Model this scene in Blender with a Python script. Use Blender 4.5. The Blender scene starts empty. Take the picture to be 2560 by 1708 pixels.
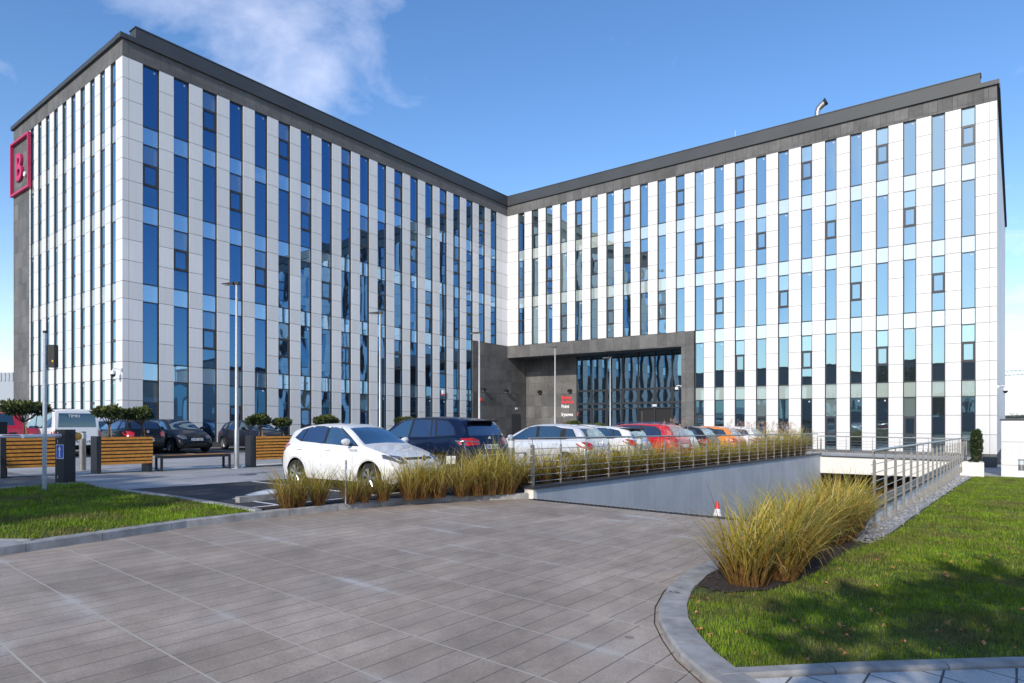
import bpy, bmesh, math, random
import numpy as np
from mathutils import Vector, Matrix
from mathutils.bvhtree import BVHTree
from mathutils.geometry import delaunay_2d_cdt

random.seed(7); rng = np.random.default_rng(11)
R = math.radians
S = bpy.context.scene
COL = S.collection

# ------------------------------------------------------------------ camera
YAW = R(37.4); SA, CA = math.sin(YAW), math.cos(YAW); FPX = 1650.0; EYE = 1.5
cam = bpy.data.cameras.new('camera'); co = bpy.data.objects.new('camera', cam); COL.objects.link(co)
co.location = (0, 0, EYE); co.rotation_euler = (R(90), 0, YAW)
cam.sensor_width = 36; cam.lens = FPX / 2560 * 36
cam.shift_x = 0.0; cam.shift_y = (1060 - 854) / 2560
cam.clip_start = .05; cam.clip_end = 3000
S.camera = co

# ------------------------------------------------------------------ sky and sun
SUN_EL = 28.0
w = bpy.data.worlds.new("World"); S.world = w; w.use_nodes = True
nt = w.node_tree; nt.nodes.clear()
N = nt.nodes.new; Lk = nt.links.new
sky = N('ShaderNodeTexSky'); sky.sky_type = 'NISHITA'; sky.sun_disc = False
sky.sun_elevation = R(SUN_EL); sky.sun_rotation = R(167); sky.altitude = 120
sky.air_density = 1.0; sky.dust_density = .5; sky.ozone_density = 1.6
hs = N('ShaderNodeHueSaturation'); hs.inputs['Saturation'].default_value = 1.24; hs.inputs['Hue'].default_value = .506; hs.inputs['Value'].default_value = 1.0
Lk(sky.outputs[0], hs.inputs['Color'])
tc = N('ShaderNodeTexCoord')
sep = N('ShaderNodeSeparateXYZ'); Lk(tc.outputs['Generated'], sep.inputs[0])
def wm(op, a, b=None, c=None, clamp=False):
    n = N('ShaderNodeMath'); n.operation = op; n.use_clamp = clamp
    for i, v in enumerate((a, b, c)):
        if v is None: continue
        if isinstance(v, (int, float)): n.inputs[i].default_value = v
        else: Lk(v, n.inputs[i])
    return n.outputs[0]
zc = wm('MAXIMUM', sep.outputs[2], .04)
cx = wm('DIVIDE', sep.outputs[0], wm('ADD', zc, .12)); cy = wm('DIVIDE', sep.outputs[1], wm('ADD', zc, .12))
cmb = N('ShaderNodeCombineXYZ'); Lk(cx, cmb.inputs[0]); Lk(cy, cmb.inputs[1])
n1 = N('ShaderNodeTexNoise'); n1.inputs['Scale'].default_value = 2.6; n1.inputs['Detail'].default_value = 9; n1.inputs['Roughness'].default_value = .56
n1.inputs['Distortion'].default_value = .4
Lk(cmb.outputs[0], n1.inputs['Vector'])
# cloud banks: a direction and an angular size each
def bank(px, py, size, amp, d=None):
    if d is None:
        X = (px - 1280) / FPX; Z = -(py - 1060) / FPX
        d = Vector((X * CA - SA, X * SA + CA, Z)).normalized()
    dn = N('ShaderNodeVectorMath'); dn.operation = 'DISTANCE'
    nrm = N('ShaderNodeVectorMath'); nrm.operation = 'NORMALIZE'; Lk(tc.outputs['Generated'], nrm.inputs[0])
    Lk(nrm.outputs[0], dn.inputs[0]); dn.inputs[1].default_value = d
    v = wm('SUBTRACT', 1.0, wm('DIVIDE', dn.outputs['Value'], size), clamp=True)
    return wm('MULTIPLY', wm('SMOOTHSTEP' if False else 'POWER', v, .7), amp)
acc = bank(690, 150, .23, .375)
for args in [(180, 120, .12, .16), (860, 110, .16, .2), (700, 60, .2, .22), (420, 40, .25, .10), (940, 260, .22, .08), (0, 1000, .35, .12), (2560, 1000, .5, .20)]:
    acc = wm('MAXIMUM', acc, bank(*args))
for d, sz, am in [((-.03, -.93, .36), .24, .46), ((.3, -.9, .5), .25, .3), ((.85, -.45, .35), .55, .42), ((.3, -.6, .75), .4, .3), ((-.5, -.8, .25), .5, .16), ((.75, .25, .35), .3, .12)]:  # unseen banks; the broadest is added to brighten the left wing
    acc = wm('MAXIMUM', acc, bank(0, 0, sz, am, Vector(d).normalized()))
cl = wm('MULTIPLY', wm('SUBTRACT', wm('ADD', n1.outputs['Fac'], acc),   .672), 2.4, clamp=True)
cl = wm('MULTIPLY', cl, .70)
mix = N('ShaderNodeMixRGB'); Lk(cl, mix.inputs[0]); Lk(hs.outputs[0], mix.inputs[1]); mix.inputs[2].default_value = (6.6, 6.6, 7.4, 1)
hz_w = wm('POWER', wm('SUBTRACT', 1.0, wm('MAXIMUM', sep.outputs[2], 0.0), clamp=True), 9.0)
mix2 = N('ShaderNodeMixRGB'); Lk(wm('MULTIPLY', hz_w, .62), mix2.inputs[0]); Lk(mix.outputs[0], mix2.inputs[1]); mix2.inputs[2].default_value = (5.0, 5.6, 7.2, 1); mix = mix2
bg = N('ShaderNodeBackground'); bg.inputs[1].default_value = .15; Lk(mix.outputs[0], bg.inputs[0])
wo = N('ShaderNodeOutputWorld'); Lk(bg.outputs[0], wo.inputs[0])
sl = bpy.data.lights.new('sun', 'SUN'); sl.energy = 2.7; sl.angle = R(.53); sl.color = (1.0, .91, .78)
so = bpy.data.objects.new('sun', sl); COL.objects.link(so)
so.rotation_euler = Vector((-.20, math.cos(R(SUN_EL)), -math.sin(R(SUN_EL)))).to_track_quat('-Z', 'Y').to_euler()
so.location = (0, -60, 40)
S.view_settings.view_transform = 'Standard'; S.view_settings.look = 'None'
S.view_settings.exposure = 0.52; S.view_settings.gamma = 1
S.render.engine = 'CYCLES'
S.cycles.max_bounces = 6; S.cycles.diffuse_bounces = 3; S.cycles.glossy_bounces = 4
S.cycles.transparent_max_bounces = 6; S.cycles.sample_clamp_indirect = 6

# ------------------------------------------------------------------ ground frame
# world x runs along the right wing, world y along the left wing; the site falls gently to the right
def G(x, y):
    c = x * CA + y * SA
    return -.0131 * max(-60, min(60, c))
def P(px, py, z0=0.0):
    Y = (EYE - z0) * FPX / ((py - 1060) - .0131 * (px - 1280)); X = (px - 1280) / FPX * Y
    return (X * CA - Y * SA, X * SA + Y * CA)
def lawn_z(x, y):
    t = max(0.0, min(1.0, (y - 9) / 35)); r = max(0, min(1, (x + 4) / 2))
    return G(x, y) - .085 - .57 * t * r

# ------------------------------------------------------------------ materials
def nodes_of(m):
    m.use_nodes = True; t = m.node_tree; return t, t.nodes['Principled BSDF']
class NB:
    def __init__(s, t): s.t = t
    def n(s, k): return s.t.nodes.new(k)
    def l(s, a, b): s.t.links.new(a, b)
    def m(s, op, a, b=None, clamp=False):
        n = s.n('ShaderNodeMath'); n.operation = op; n.use_clamp = clamp
        for i, v in enumerate((a, b)):
            if v is None: continue
            if isinstance(v, (int, float)): n.inputs[i].default_value = v
            else: s.l(v, n.inputs[i])
        return n.outputs[0]
    def mix(s, f, a, b, blend='MIX'):
        n = s.n('ShaderNodeMixRGB'); n.blend_type = blend
        for i, v in enumerate((f, a, b)):
            if isinstance(v, (int, float)): n.inputs[i].default_value = v
            elif isinstance(v, tuple): n.inputs[i].default_value = v if len(v) == 4 else v + (1,)
            else: s.l(v, n.inputs[i])
        return n.outputs[0]
    def noise(s, vec, scale, detail=4, rough=.55):
        n = s.n('ShaderNodeTexNoise'); n.inputs['Scale'].default_value = scale; n.inputs['Detail'].default_value = detail; n.inputs['Roughness'].default_value = rough
        if vec is not None: s.l(vec, n.inputs['Vector'])
        return n.outputs['Fac']
    def pos(s):
        return s.n('ShaderNodeNewGeometry').outputs['Position']
    def ramp(s, f, stops):
        n = s.n('ShaderNodeValToRGB'); s.l(f, n.inputs[0]); e = n.color_ramp.elements
        while len(e) < len(stops): e.new(.5)
        for i, (p, c) in enumerate(stops):
            e[i].position = p; e[i].color = (c, c, c, 1) if isinstance(c, (int, float)) else tuple(c) + (1,)
        return n.outputs[0]
    def bump(s, h, st, dist, bsdf):
        b = s.n('ShaderNodeBump'); b.inputs['Strength'].default_value = st; b.inputs['Distance'].default_value = dist
        s.l(h, b.inputs['Height']); s.l(b.outputs[0], bsdf.inputs['Normal'])
def mat(name, base, rough=.5, metal=0, var=0, vscale=3, spec=.5, coat=0, bump=0, bscale=60, grime=0):
    m = bpy.data.materials.new(name); t, b = nodes_of(m); nb = NB(t)
    c4 = tuple(base) + (1,)
    b.inputs['Base Color'].default_value = c4; b.inputs['Roughness'].default_value = rough
    b.inputs['Metallic'].default_value = metal; b.inputs['Specular IOR Level'].default_value = spec
    b.inputs['Coat Weight'].default_value = coat; b.inputs['Coat Roughness'].default_value = .03
    if var or bump or grime:
        pz = nb.pos()
        if var:
            f = nb.noise(pz, vscale, 6, .6)
            lo = tuple(max(0, c * (1 - var)) for c in base); hi = tuple(min(1, c * (1 + var)) for c in base)
            nb.l(nb.ramp(f, [(.3, lo), (.7, hi)]), b.inputs['Base Color'])
        if bump:
            nb.bump(nb.noise(pz, bscale, 3), bump, .01, b)
    return m
def emis(name, col, st):
    m = bpy.data.materials.new(name); t, b = nodes_of(m)
    b.inputs['Base Color'].default_value = tuple(col) + (1,); b.inputs['Emission Color'].default_value = tuple(col) + (1,); b.inputs['Emission Strength'].default_value = st
    return m
def glass_mat(name, tint, body, refl=.5, wave=.02, wscale=(1.1, 1.1, .45), wdist=.12, rand=0):
    m = bpy.data.materials.new(name); t, b = nodes_of(m); nb = NB(t)
    b.inputs['Base Color'].default_value = tuple(body) + (1,); b.inputs['Roughness'].default_value = .35; b.inputs['Specular IOR Level'].default_value = .3
    if rand:
        rp = nb.n('ShaderNodeValToRGB'); rp.color_ramp.interpolation = 'CONSTANT'; nb.l(nb.n('ShaderNodeNewGeometry').outputs['Random Per Island'], rp.inputs[0])
        e_ = rp.color_ramp.elements; e_[0].color = tuple(body) + (1,); e_[1].position = .62; e_[1].color = (.035, .05, .055, 1)
        for p_, c_ in ((.80, (.10, .13, .13, 1)), (.92, (.22, .28, .26, 1))): q_ = e_.new(p_); q_.color = c_
        nb.l(rp.outputs[0], b.inputs['Base Color'])
    g = nb.n('ShaderNodeBsdfGlossy'); g.inputs['Color'].default_value = tuple(tint) + (1,); g.inputs['Roughness'].default_value = .012
    lw = nb.n('ShaderNodeLayerWeight'); lw.inputs[0].default_value = .32
    fac = nb.m('ADD', nb.m('MULTIPLY', lw.outputs['Facing'], 1 - refl), refl, clamp=True)
    mp = nb.n('ShaderNodeMapping'); nb.l(nb.pos(), mp.inputs[0]); mp.inputs['Scale'].default_value = wscale
    h = nb.noise(mp.outputs[0], 1.0, 2, .4)
    bp = nb.n('ShaderNodeBump'); bp.inputs['Strength'].default_value = wave; bp.inputs['Distance'].default_value = wdist
    nb.l(h, bp.inputs['Height']); nb.l(bp.outputs[0], g.inputs['Normal'])
    mx = nb.n('ShaderNodeMixShader'); nb.l(fac, mx.inputs[0]); nb.l(b.outputs[0], mx.inputs[1]); nb.l(g.outputs[0], mx.inputs[2])
    nb.l(mx.outputs[0], t.nodes['Material Output'].inputs[0])
    return m
def slab_mat(name, a, bcol, pu, pv, ju, jv, ca, cb, skew=.0, off=(0, 0), stagger=0, stain=.35, wide=(.012, .008), rough=.75, white=0, face=None):
    """paving of slabs: joints across every pu metres of y (colour ca) and every pv metres of x (colour cb)"""
    m = bpy.data.materials.new(name); t, b = nodes_of(m); nb = NB(t)
    p = nb.pos(); sx = nb.n('ShaderNodeSeparateXYZ'); nb.l(p, sx.inputs[0])
    X = sx.outputs[0]; Y = sx.outputs[1]
    if face == 'xz': Y = sx.outputs[2]
    if face == 'yz': X = sx.outputs[1]; Y = sx.outputs[2]
    yy = nb.m('ADD', nb.m('ADD', Y, nb.m('MULTIPLY', X, skew)), off[1])
    row = nb.m('FLOOR', nb.m('DIVIDE', yy, pu)); fy = nb.m('SUBTRACT', yy, nb.m('MULTIPLY', row, pu))
    xo = nb.m('MULTIPLY', nb.m('FRACT', nb.m('MULTIPLY', nb.m('SINE', nb.m('MULTIPLY', row, 12.989)), 43.7)), stagger)
    xx = nb.m('ADD', nb.m('ADD', X, off[0]), xo)
    cl_ = nb.m('FLOOR', nb.m('DIVIDE', xx, pv)); fx = nb.m('SUBTRACT', xx, nb.m('MULTIPLY', cl_, pv))
    ey = nb.m('MINIMUM', fy, nb.m('SUBTRACT', pu, fy)); ex = nb.m('MINIMUM', fx, nb.m('SUBTRACT', pv, fx))
    nz = nb.noise(p, 9, 5)
    jy = nb.m('LESS_THAN', ey, nb.m('MULTIPLY', nb.m('ADD', nz, .5), wide[0] * .5))
    jx = nb.m('LESS_THAN', ex, nb.m('MULTIPLY', nb.m('ADD', nz, .5), wide[1] * .5))
    cid = nb.n('ShaderNodeCombineXYZ'); nb.l(row, cid.inputs[0]); nb.l(cl_, cid.inputs[1])
    wn = nb.n('ShaderNodeTexWhiteNoise'); nb.l(cid.outputs[0], wn.inputs[0])
    big = nb.noise(p, .55, 6, .62); fine = nb.noise(p, 55, 6, .7); mid = nb.noise(p, 4.5, 6, .6)
    base = nb.mix(wn.outputs['Value'], a, bcol)
    st_ = nb.ramp(big, [(.32, 1 - stain), (.68, 1 + stain * .55)])
    base = nb.mix(1.0, base, st_, 'MULTIPLY')
    base = nb.mix(1.0, base, nb.ramp(mid, [(.3, 1 - stain * .5), (.72, 1 + stain * .3)]), 'MULTIPLY')
    mpz = nb.n('ShaderNodeMapping'); nb.l(p, mpz.inputs[0]); mpz.inputs['Scale'].default_value = (2.2, .35, 1); mpz.inputs['Rotation'].default_value = (0, 0, .1)
    base = nb.mix(1.0, base, nb.ramp(nb.noise(mpz.outputs[0], 1.6, 6, .65), [(.3, 1 - stain * .45), (.7, 1 + stain * .3)]), 'MULTIPLY')
    base = nb.mix(1.0, base, nb.ramp(fine, [(.25, .72), (.75, 1.22)]), 'MULTIPLY')
    if white:
        wz = nb.noise(p, .8, 4, .5); near = nb.ramp(ey, [(.0, 1.0), (.07, .18), (.25, 0)])
        wv = nb.m('MULTIPLY', nb.ramp(wz, [(.52, 0), (.68, 1)]), nb.m('ADD', near, nb.m('MULTIPLY', mid, .28)))
        base = nb.mix(nb.m('MULTIPLY', wv, white, clamp=True), base, (.52, .51, .5))
        # black drips and oil spots
        v = nb.n('ShaderNodeTexVoronoi'); v.inputs['Scale'].default_value = 1.1; nb.l(p, v.inputs['Vector'])
        sp = nb.m('LESS_THAN', v.outputs['Distance'], .045)
        base = nb.mix(nb.m('MULTIPLY', sp, .45), base, (.03, .03, .03))
    base = nb.mix(jx, base, cb); base = nb.mix(jy, base, ca)
    nb.l(base, b.inputs['Base Color']); b.inputs['Roughness'].default_value = rough; b.inputs['Specular IOR Level'].default_value = .35
    h = nb.m('SUBTRACT', nb.m('MULTIPLY', fine, .25), nb.m('MAXIMUM', jx, nb.m('MULTIPLY', jy, .6)))
    nb.bump(h, .5, .006, b)
    return m
def grass_mat(name, cols, soil=None, stem=False):
    m = bpy.data.materials.new(name); t, b = nodes_of(m); nb = NB(t)
    g = nb.n('ShaderNodeNewGeometry')
    ri = g.outputs['Random Per Island']
    c = nb.ramp(ri, [(i / (len(cols) - 1), col) for i, col in enumerate(cols)])
    p = g.outputs['Position']
    c = nb.mix(1.0, c, nb.ramp(nb.noise(p, 1.3, 5), [(.3, .62), (.7, 1.25)]), 'MULTIPLY')
    if soil:
        c = nb.mix(nb.ramp(nb.noise(p, 1.1, 6, .68), [(.47, 0), (.64, .8)]), c, soil)
        c = nb.mix(1.0, c, nb.ramp(nb.noise(p, 6, 4, .6), [(.3, .6), (.7, 1.35)]), 'MULTIPLY')
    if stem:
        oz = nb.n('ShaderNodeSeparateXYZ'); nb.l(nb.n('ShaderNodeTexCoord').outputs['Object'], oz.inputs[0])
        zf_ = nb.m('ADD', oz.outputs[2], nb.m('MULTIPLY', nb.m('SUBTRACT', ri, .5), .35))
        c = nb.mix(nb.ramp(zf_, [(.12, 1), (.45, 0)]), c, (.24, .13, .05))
    nb.l(c, b.inputs['Base Color']); b.inputs['Roughness'].default_value = .55; b.inputs['Specular IOR Level'].default_value = .25
    tr = nb.n('ShaderNodeBsdfTranslucent'); nb.l(c, tr.inputs['Color'])
    mx = nb.n('ShaderNodeMixShader'); mx.inputs[0].default_value = .3
    nb.l(b.outputs[0], mx.inputs[1]); nb.l(tr.outputs[0], mx.inputs[2]); nb.l(mx.outputs[0], t.nodes['Material Output'].inputs[0])
    return m

M = {}
M['white_panel'] = mat('white_panel', (.72, .72, .715), .5, var=.03, vscale=.7)
m_ = M['white_panel']; t_, b_ = nodes_of(m_); nb_ = NB(t_); gg = nb_.n('ShaderNodeNewGeometry')
_c = nb_.ramp(gg.outputs['Random Per Island'], [(0, (.64, .64, .636)), (1, (.745, .745, .745))])
_mp = nb_.n('ShaderNodeMapping'); nb_.l(gg.outputs['Position'], _mp.inputs[0]); _mp.inputs['Scale'].default_value = (6, 6, .35)
_c = nb_.mix(1.0, _c, nb_.ramp(nb_.noise(_mp.outputs[0], 1.0, 4), [(.3, .955), (.7, 1.02)]), 'MULTIPLY'); nb_.l(_c, b_.inputs['Base Color'])
M['joint'] = mat('joint_dark', (.05, .05, .055), .8)
M['frame'] = mat('window_frame', (.045, .05, .058), .4, .3)
M['core'] = mat('wall_core', (.05, .052, .058), .8)
M['metal_roof'] = mat('roof_metal', (.05, .056, .062), .55, .1, var=.15, vscale=.4)
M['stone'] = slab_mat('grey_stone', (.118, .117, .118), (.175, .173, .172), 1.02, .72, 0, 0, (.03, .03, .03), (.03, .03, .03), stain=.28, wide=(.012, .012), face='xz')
M['stone_side'] = slab_mat('grey_stone_side', (.095, .093, .092), (.14, .137, .133), 1.02, .72, 0, 0, (.025, .025, .025), (.025, .025, .025), stain=.28, wide=(.012, .012), face='yz')  # same stone kept darker, the side walls' shade in its colour
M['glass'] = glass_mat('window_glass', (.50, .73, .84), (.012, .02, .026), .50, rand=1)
M['glass_sky_tint'] = glass_mat('window_glass_sky_tint', (.11, .28, .54), (.008, .016, .03), .55, rand=1)  # same window glass, its tint carries the deep sky it mirrors
M['glass_teal'] = glass_mat('entrance_glass', (.34, .54, .68), (.01, .018, .024), .5, wave=.006)
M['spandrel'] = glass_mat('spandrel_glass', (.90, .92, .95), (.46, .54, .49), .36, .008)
M['spandrel_sky_tint'] = glass_mat('spandrel_glass_sky_tint', (.45, .68, .95), (.16, .27, .34), .5, .008)  # left wing copy of the spandrel, blue shade and sky put into its colour
M['drive'] = slab_mat('drive_slabs', (.385, .318, .258), (.425, .357, .296), .707, .2375, 0, 0, (.46, .43, .36), (.12, .11, .098), skew=.055, off=(.0, -.505), stagger=.12, stain=.30, wide=(.014, .009), white=.85)
M['plaza'] = slab_mat('plaza_slabs', (.36, .365, .37), (.44, .44, .44), .9, .3, 0, 0, (.17, .17, .17), (.2, .2, .2), stain=.2, wide=(.010, .008))
M['walk'] = slab_mat('granite_walk', (.50, .49, .46), (.62, .61, .58), .38, .38, 0, 0, (.08, .08, .08), (.08, .08, .08), skew=.3, stain=.12, wide=(.014, .014))
M['asphalt'] = mat('asphalt', (.035, .037, .042), .85, var=.25, vscale=25, bump=.4, bscale=180)
M['paint'] = mat('road_paint', (.72, .73, .73), .6, var=.12, vscale=12)
M['kerb'] = mat('kerb_concrete', (.31, .305, .295), .8, var=.3, vscale=5, bump=.3, bscale=90)
M['kerb_shade_lift'] = mat('kerb_face', (.36, .35, .34), .85, var=.35, vscale=4, bump=.3, bscale=90)  # kerb face, base lightened to make up for the shade on it
M['concrete'] = mat('painted_concrete_shaded', (.50, .53, .55), .7, var=.09, vscale=1.4)  # left ramp wall, its bluish shade put into the base colour
for _k, _c in (('concrete', (.50, .53, .55)),):
    t_, b_ = nodes_of(M[_k]); nb_ = NB(t_); p_ = nb_.pos(); mp_ = nb_.n('ShaderNodeMapping'); nb_.l(p_, mp_.inputs[0]); mp_.inputs['Scale'].default_value = (5, 5, .25)
    c_ = nb_.mix(1.0, _c, nb_.ramp(nb_.noise(mp_.outputs[0], 1.0, 5, .6), [(.3, .93), (.62, 1.02)]), 'MULTIPLY')
    c_ = nb_.mix(1.0, c_, nb_.ramp(nb_.noise(p_, .8, 5, .6), [(.35, .86), (.65, 1.05)]), 'MULTIPLY'); nb_.l(c_, b_.inputs['Base Color'])
M['concrete_light'] = mat('painted_concrete_light', (.68, .71, .73), .7, var=.07, vscale=1.4)  # right ramp wall, lightened for the light reflected onto it
M['concrete_warm'] = mat('cream_sunlit_concrete', (.74, .73, .68), .75, var=.05, vscale=1.4)  # ramp concrete with warm sun in its colour; also the planter's cream
M['coping'] = mat('dark_coping', (.05, .052, .06), .5, .2)
M['steel'] = mat('brushed_steel', (.40, .395, .385), .38, .8, var=.1, vscale=9)
M['steel_warm'] = mat('steel_post', (.42, .40, .37), .36, .85, var=.15, vscale=9)
M['galv'] = mat('galvanised_steel', (.42, .47, .52), .5, .6, var=.25, vscale=30)
M['soil'] = mat('bark_mulch', (.035, .024, .02), .95, var=.6, vscale=35, bump=1, bscale=60)
M['lawn'] = mat('lawn_soil', (.055, .075, .014), .95, var=.45, vscale=5, bump=.8, bscale=70)
M['gravel'] = mat('gravel', (.30, .30, .30), .9, var=.55, vscale=45, bump=1, bscale=60)
M['wood'] = mat('orange_wood', (.52, .225, .035), .5, var=.28, vscale=11)
M['anthracite'] = mat('anthracite_steel', (.022, .024, .028), .5, .2)
M['black'] = mat('black_plastic', (.012, .012, .013), .5)
M['rubber'] = mat('tyre_rubber', (.018, .018, .018), .8)
M['rim'] = mat('alloy_rim', (.62, .63, .65), .28, .85)
M['carglass'] = glass_mat('car_glass', (.6, .75, .85), (.012, .03, .038), .14, 0)
M['carglass_dark'] = glass_mat('car_glass_privacy', (.5, .6, .75), (.006, .008, .012), .12, 0)
M['chrome'] = mat('chrome', (.75, .75, .76), .12, 1)
M['redlens'] = mat('red_lens', (.42, .01, .012), .15, 0, coat=1)
M['clearlens'] = mat('clear_lens', (.16, .17, .19), .15, .5, coat=1)
M['orange'] = mat('amber_plastic', (.75, .30, .02), .4)
M['yellow'] = mat('yellow_plastic', (.8, .5, .03), .4)
M['red'] = mat('red_paint', (.62, .03, .03), .4)
M['pink'] = mat('raspberry_paint', (.52, .02, .10), .4)
M['white'] = mat('white_paint', (.8, .8, .8), .4)
M['blue'] = mat('sign_blue', (.02, .10, .5), .4)
M['letter_red'] = mat('letter_red', (.75, .06, .07), .45)
M['letter_black'] = mat('letter_black', (.015, .015, .015), .5)
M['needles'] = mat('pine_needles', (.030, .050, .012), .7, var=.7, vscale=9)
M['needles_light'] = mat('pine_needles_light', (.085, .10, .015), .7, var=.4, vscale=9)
M['bark'] = mat('bark', (.10, .075, .055), .9, var=.3, vscale=20)
M['leafgreen'] = mat('leaf_green', (.05, .09, .02), .6, var=.4, vscale=2)
M['brownleaf'] = mat('dead_leaf', (.42, .20, .085), .7, var=.5, vscale=14)
M['lampglass'] = mat('frosted_glass', (.62, .66, .68), .3)
M['interior'] = mat('dark_interior', (.03, .03, .032), .9)
M['far_white'] = mat('far_cladding', (.36, .40, .46), .6)
M['far_grey'] = mat('far_grey_cladding', (.16, .17, .185), .7)
M['hill'] = mat('far_ground', (.10, .12, .07), .95, var=.3, vscale=.1)
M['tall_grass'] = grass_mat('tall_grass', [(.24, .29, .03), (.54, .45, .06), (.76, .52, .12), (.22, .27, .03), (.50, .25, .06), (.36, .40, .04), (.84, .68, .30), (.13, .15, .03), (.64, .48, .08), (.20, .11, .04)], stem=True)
M['turf'] = grass_mat('turf_blades', [(.09, .18, .008), (.18, .31, .014), (.29, .40, .02), (.14, .25, .012), (.40, .40, .07)], soil=(.20, .16, .07))

# ------------------------------------------------------------------ mesh helpers
class MB:
    def __init__(s): s.v = []; s.f = []; s.m = []
    def add(s, vs, fs, mi=0):
        o = len(s.v); s.v += [tuple(v) for v in vs]; s.f += [tuple(i + o for i in f) for f in fs]; s.m += [mi] * len(fs)
    def hexa(s, c, mi=0):
        s.add(c, [(0, 3, 2, 1), (4, 5, 6, 7), (0, 1, 5, 4), (1, 2, 6, 5), (2, 3, 7, 6), (3, 0, 4, 7)], mi)
    def box(s, x0, x1, y0, y1, z0, z1, mi=0):
        s.hexa([(x0, y0, z0), (x1, y0, z0), (x1, y1, z0), (x0, y1, z0), (x0, y0, z1), (x1, y0, z1), (x1, y1, z1), (x0, y1, z1)], mi)
    def quad(s, a, b, c, d, mi=0): s.add([a, b, c, d], [(0, 1, 2, 3)], mi)
    def prism(s, poly, z0, z1, mi=0, top=None):
        n = len(poly); f0 = z0 if callable(z0) else (lambda x, y: z0); f1 = z1 if callable(z1) else (lambda x, y: z1)
        s.add([(x, y, f0(x, y)) for x, y in poly] + [(x, y, f1(x, y)) for x, y in poly],
              [tuple(range(n))[::-1]] + [(i, (i + 1) % n, (i + 1) % n + n, i + n) for i in range(n)], mi)
        s.add([(x, y, f1(x, y)) for x, y in poly], [tuple(range(n))], mi if top is None else top)
    def tube(s, pts, r, n=8, mi=0, cap=True):
        pts = [Vector(p) for p in pts]; rr = r if isinstance(r, (list, tuple)) else [r] * len(pts)
        rings = []; up = None
        for i, p in enumerate(pts):
            d = (pts[min(i + 1, len(pts) - 1)] - pts[max(i - 1, 0)]).normalized()
            a = d.cross(Vector((0, 0, 1)) if abs(d.z) < .9 else Vector((0, 1, 0))).normalized() if up is None else (up - d * up.dot(d)).normalized()
            up = a; b = d.cross(a)
            rings.append([p + (a * math.cos(2 * math.pi * k / n) + b * math.sin(2 * math.pi * k / n)) * rr[i] for k in range(n)])
        vs = [q for g in rings for q in g]; fs = []
        for i in range(len(pts) - 1):
            for k in range(n):
                fs.append((i * n + k, i * n + (k + 1) % n, (i + 1) * n + (k + 1) % n, (i + 1) * n + k))
        if cap: fs += [tuple(range(n))[::-1], tuple((len(pts) - 1) * n + k for k in range(n))]
        s.add(vs, fs, mi)
    def lathe(s, prof, c=(0, 0, 0), n=16, mi=0, axis='z', cap=True):
        vs = []; fs = []
        for r, z in prof:
            for k in range(n):
                a = 2 * math.pi * k / n; q = (r * math.cos(a), r * math.sin(a), z)
                if axis == 'y': q = (q[0], q[2], q[1])
                if axis == 'x': q = (q[2], q[0], q[1])
                vs.append((q[0] + c[0], q[1] + c[1], q[2] + c[2]))
        for i in range(len(prof) - 1):
            for k in range(n): fs.append((i * n + k, i * n + (k + 1) % n, (i + 1) * n + (k + 1) % n, (i + 1) * n + k))
        if cap: fs += [tuple(range(n))[::-1], tuple((len(prof) - 1) * n + k for k in range(n))]
        s.add(vs, fs, mi)
    def build(s, name, mats, parent=None, smooth=False, world=False, recalc=True, angle=40):
        me = bpy.data.meshes.new(name)
        v = s.v
        if world and parent is not None:
            L = parent.location if parent.parent is None else parent.matrix_basis.translation + parent.parent.location
            v = [(a - L.x, b - L.y, c - L.z) for a, b, c in v]
        me.from_pydata(v, [], s.f)
        mats = mats if isinstance(mats, (list, tuple)) else [mats]
        for m_ in mats: me.materials.append(M[m_] if isinstance(m_, str) else m_)
        me.polygons.foreach_set('material_index', s.m)
        if recalc:
            b = bmesh.new(); b.from_mesh(me); bmesh.ops.recalc_face_normals(b, faces=b.faces); b.to_mesh(me); b.free()
        if smooth:
            me.polygons.foreach_set('use_smooth', [True] * len(me.polygons))
            try: me.set_sharp_from_angle(angle=R(angle))
            except Exception: pass
        me.update()
        o = bpy.data.objects.new(name, me); COL.objects.link(o)
        if parent is not None: o.parent = parent
        return o
def tag(o, label=None, cat=None, group=None, kind=None):
    if label: o['label'] = label
    if cat: o['category'] = cat
    if group: o['group'] = group
    if kind: o['kind'] = kind
    return o
def thing(name, loc, rz=0, label=None, cat=None, group=None):
    o = bpy.data.objects.new(name, None); COL.objects.link(o); o.location = loc; o.rotation_euler = (0, 0, rz); o.empty_display_size = .2
    return tag(o, label, cat, group)
KIDS = {}
def copy_tree(o, loc=None, rz=None, label=None, parent=None, mats=None):
    c = o.copy(); COL.objects.link(c)
    if parent is not None: c.parent = parent
    if loc is not None: c.location = loc
    if rz is not None: c.rotation_euler = (0, 0, rz)
    if label: c['label'] = label
    for ch in [k for k in bpy.data.objects if k.parent == o]:
        copy_tree(ch, parent=c)
    return c
def text(name, body, size, mat_, parent, loc, rot, extrude=.01, align='LEFT', bold=.0, xs=1.0, track=1.0):
    c = bpy.data.curves.new(name, 'FONT'); c.body = body; c.size = size; c.extrude = extrude; c.align_x = align; c.offset = bold
    c.space_character = track; c.materials.append(M[mat_]); c.resolution_u = 3
    o0 = bpy.data.objects.new(name, c); COL.objects.link(o0)
    dg = bpy.context.evaluated_depsgraph_get(); dg.update()
    me = bpy.data.meshes.new_from_object(o0.evaluated_get(dg)); bpy.data.objects.remove(o0); me.materials.clear(); me.materials.append(M[mat_])
    o = bpy.data.objects.new(name, me); COL.objects.link(o); o.parent = parent; o.location = loc; o.rotation_euler = rot; o.scale = (xs, 1, 1)
    return o
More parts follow.
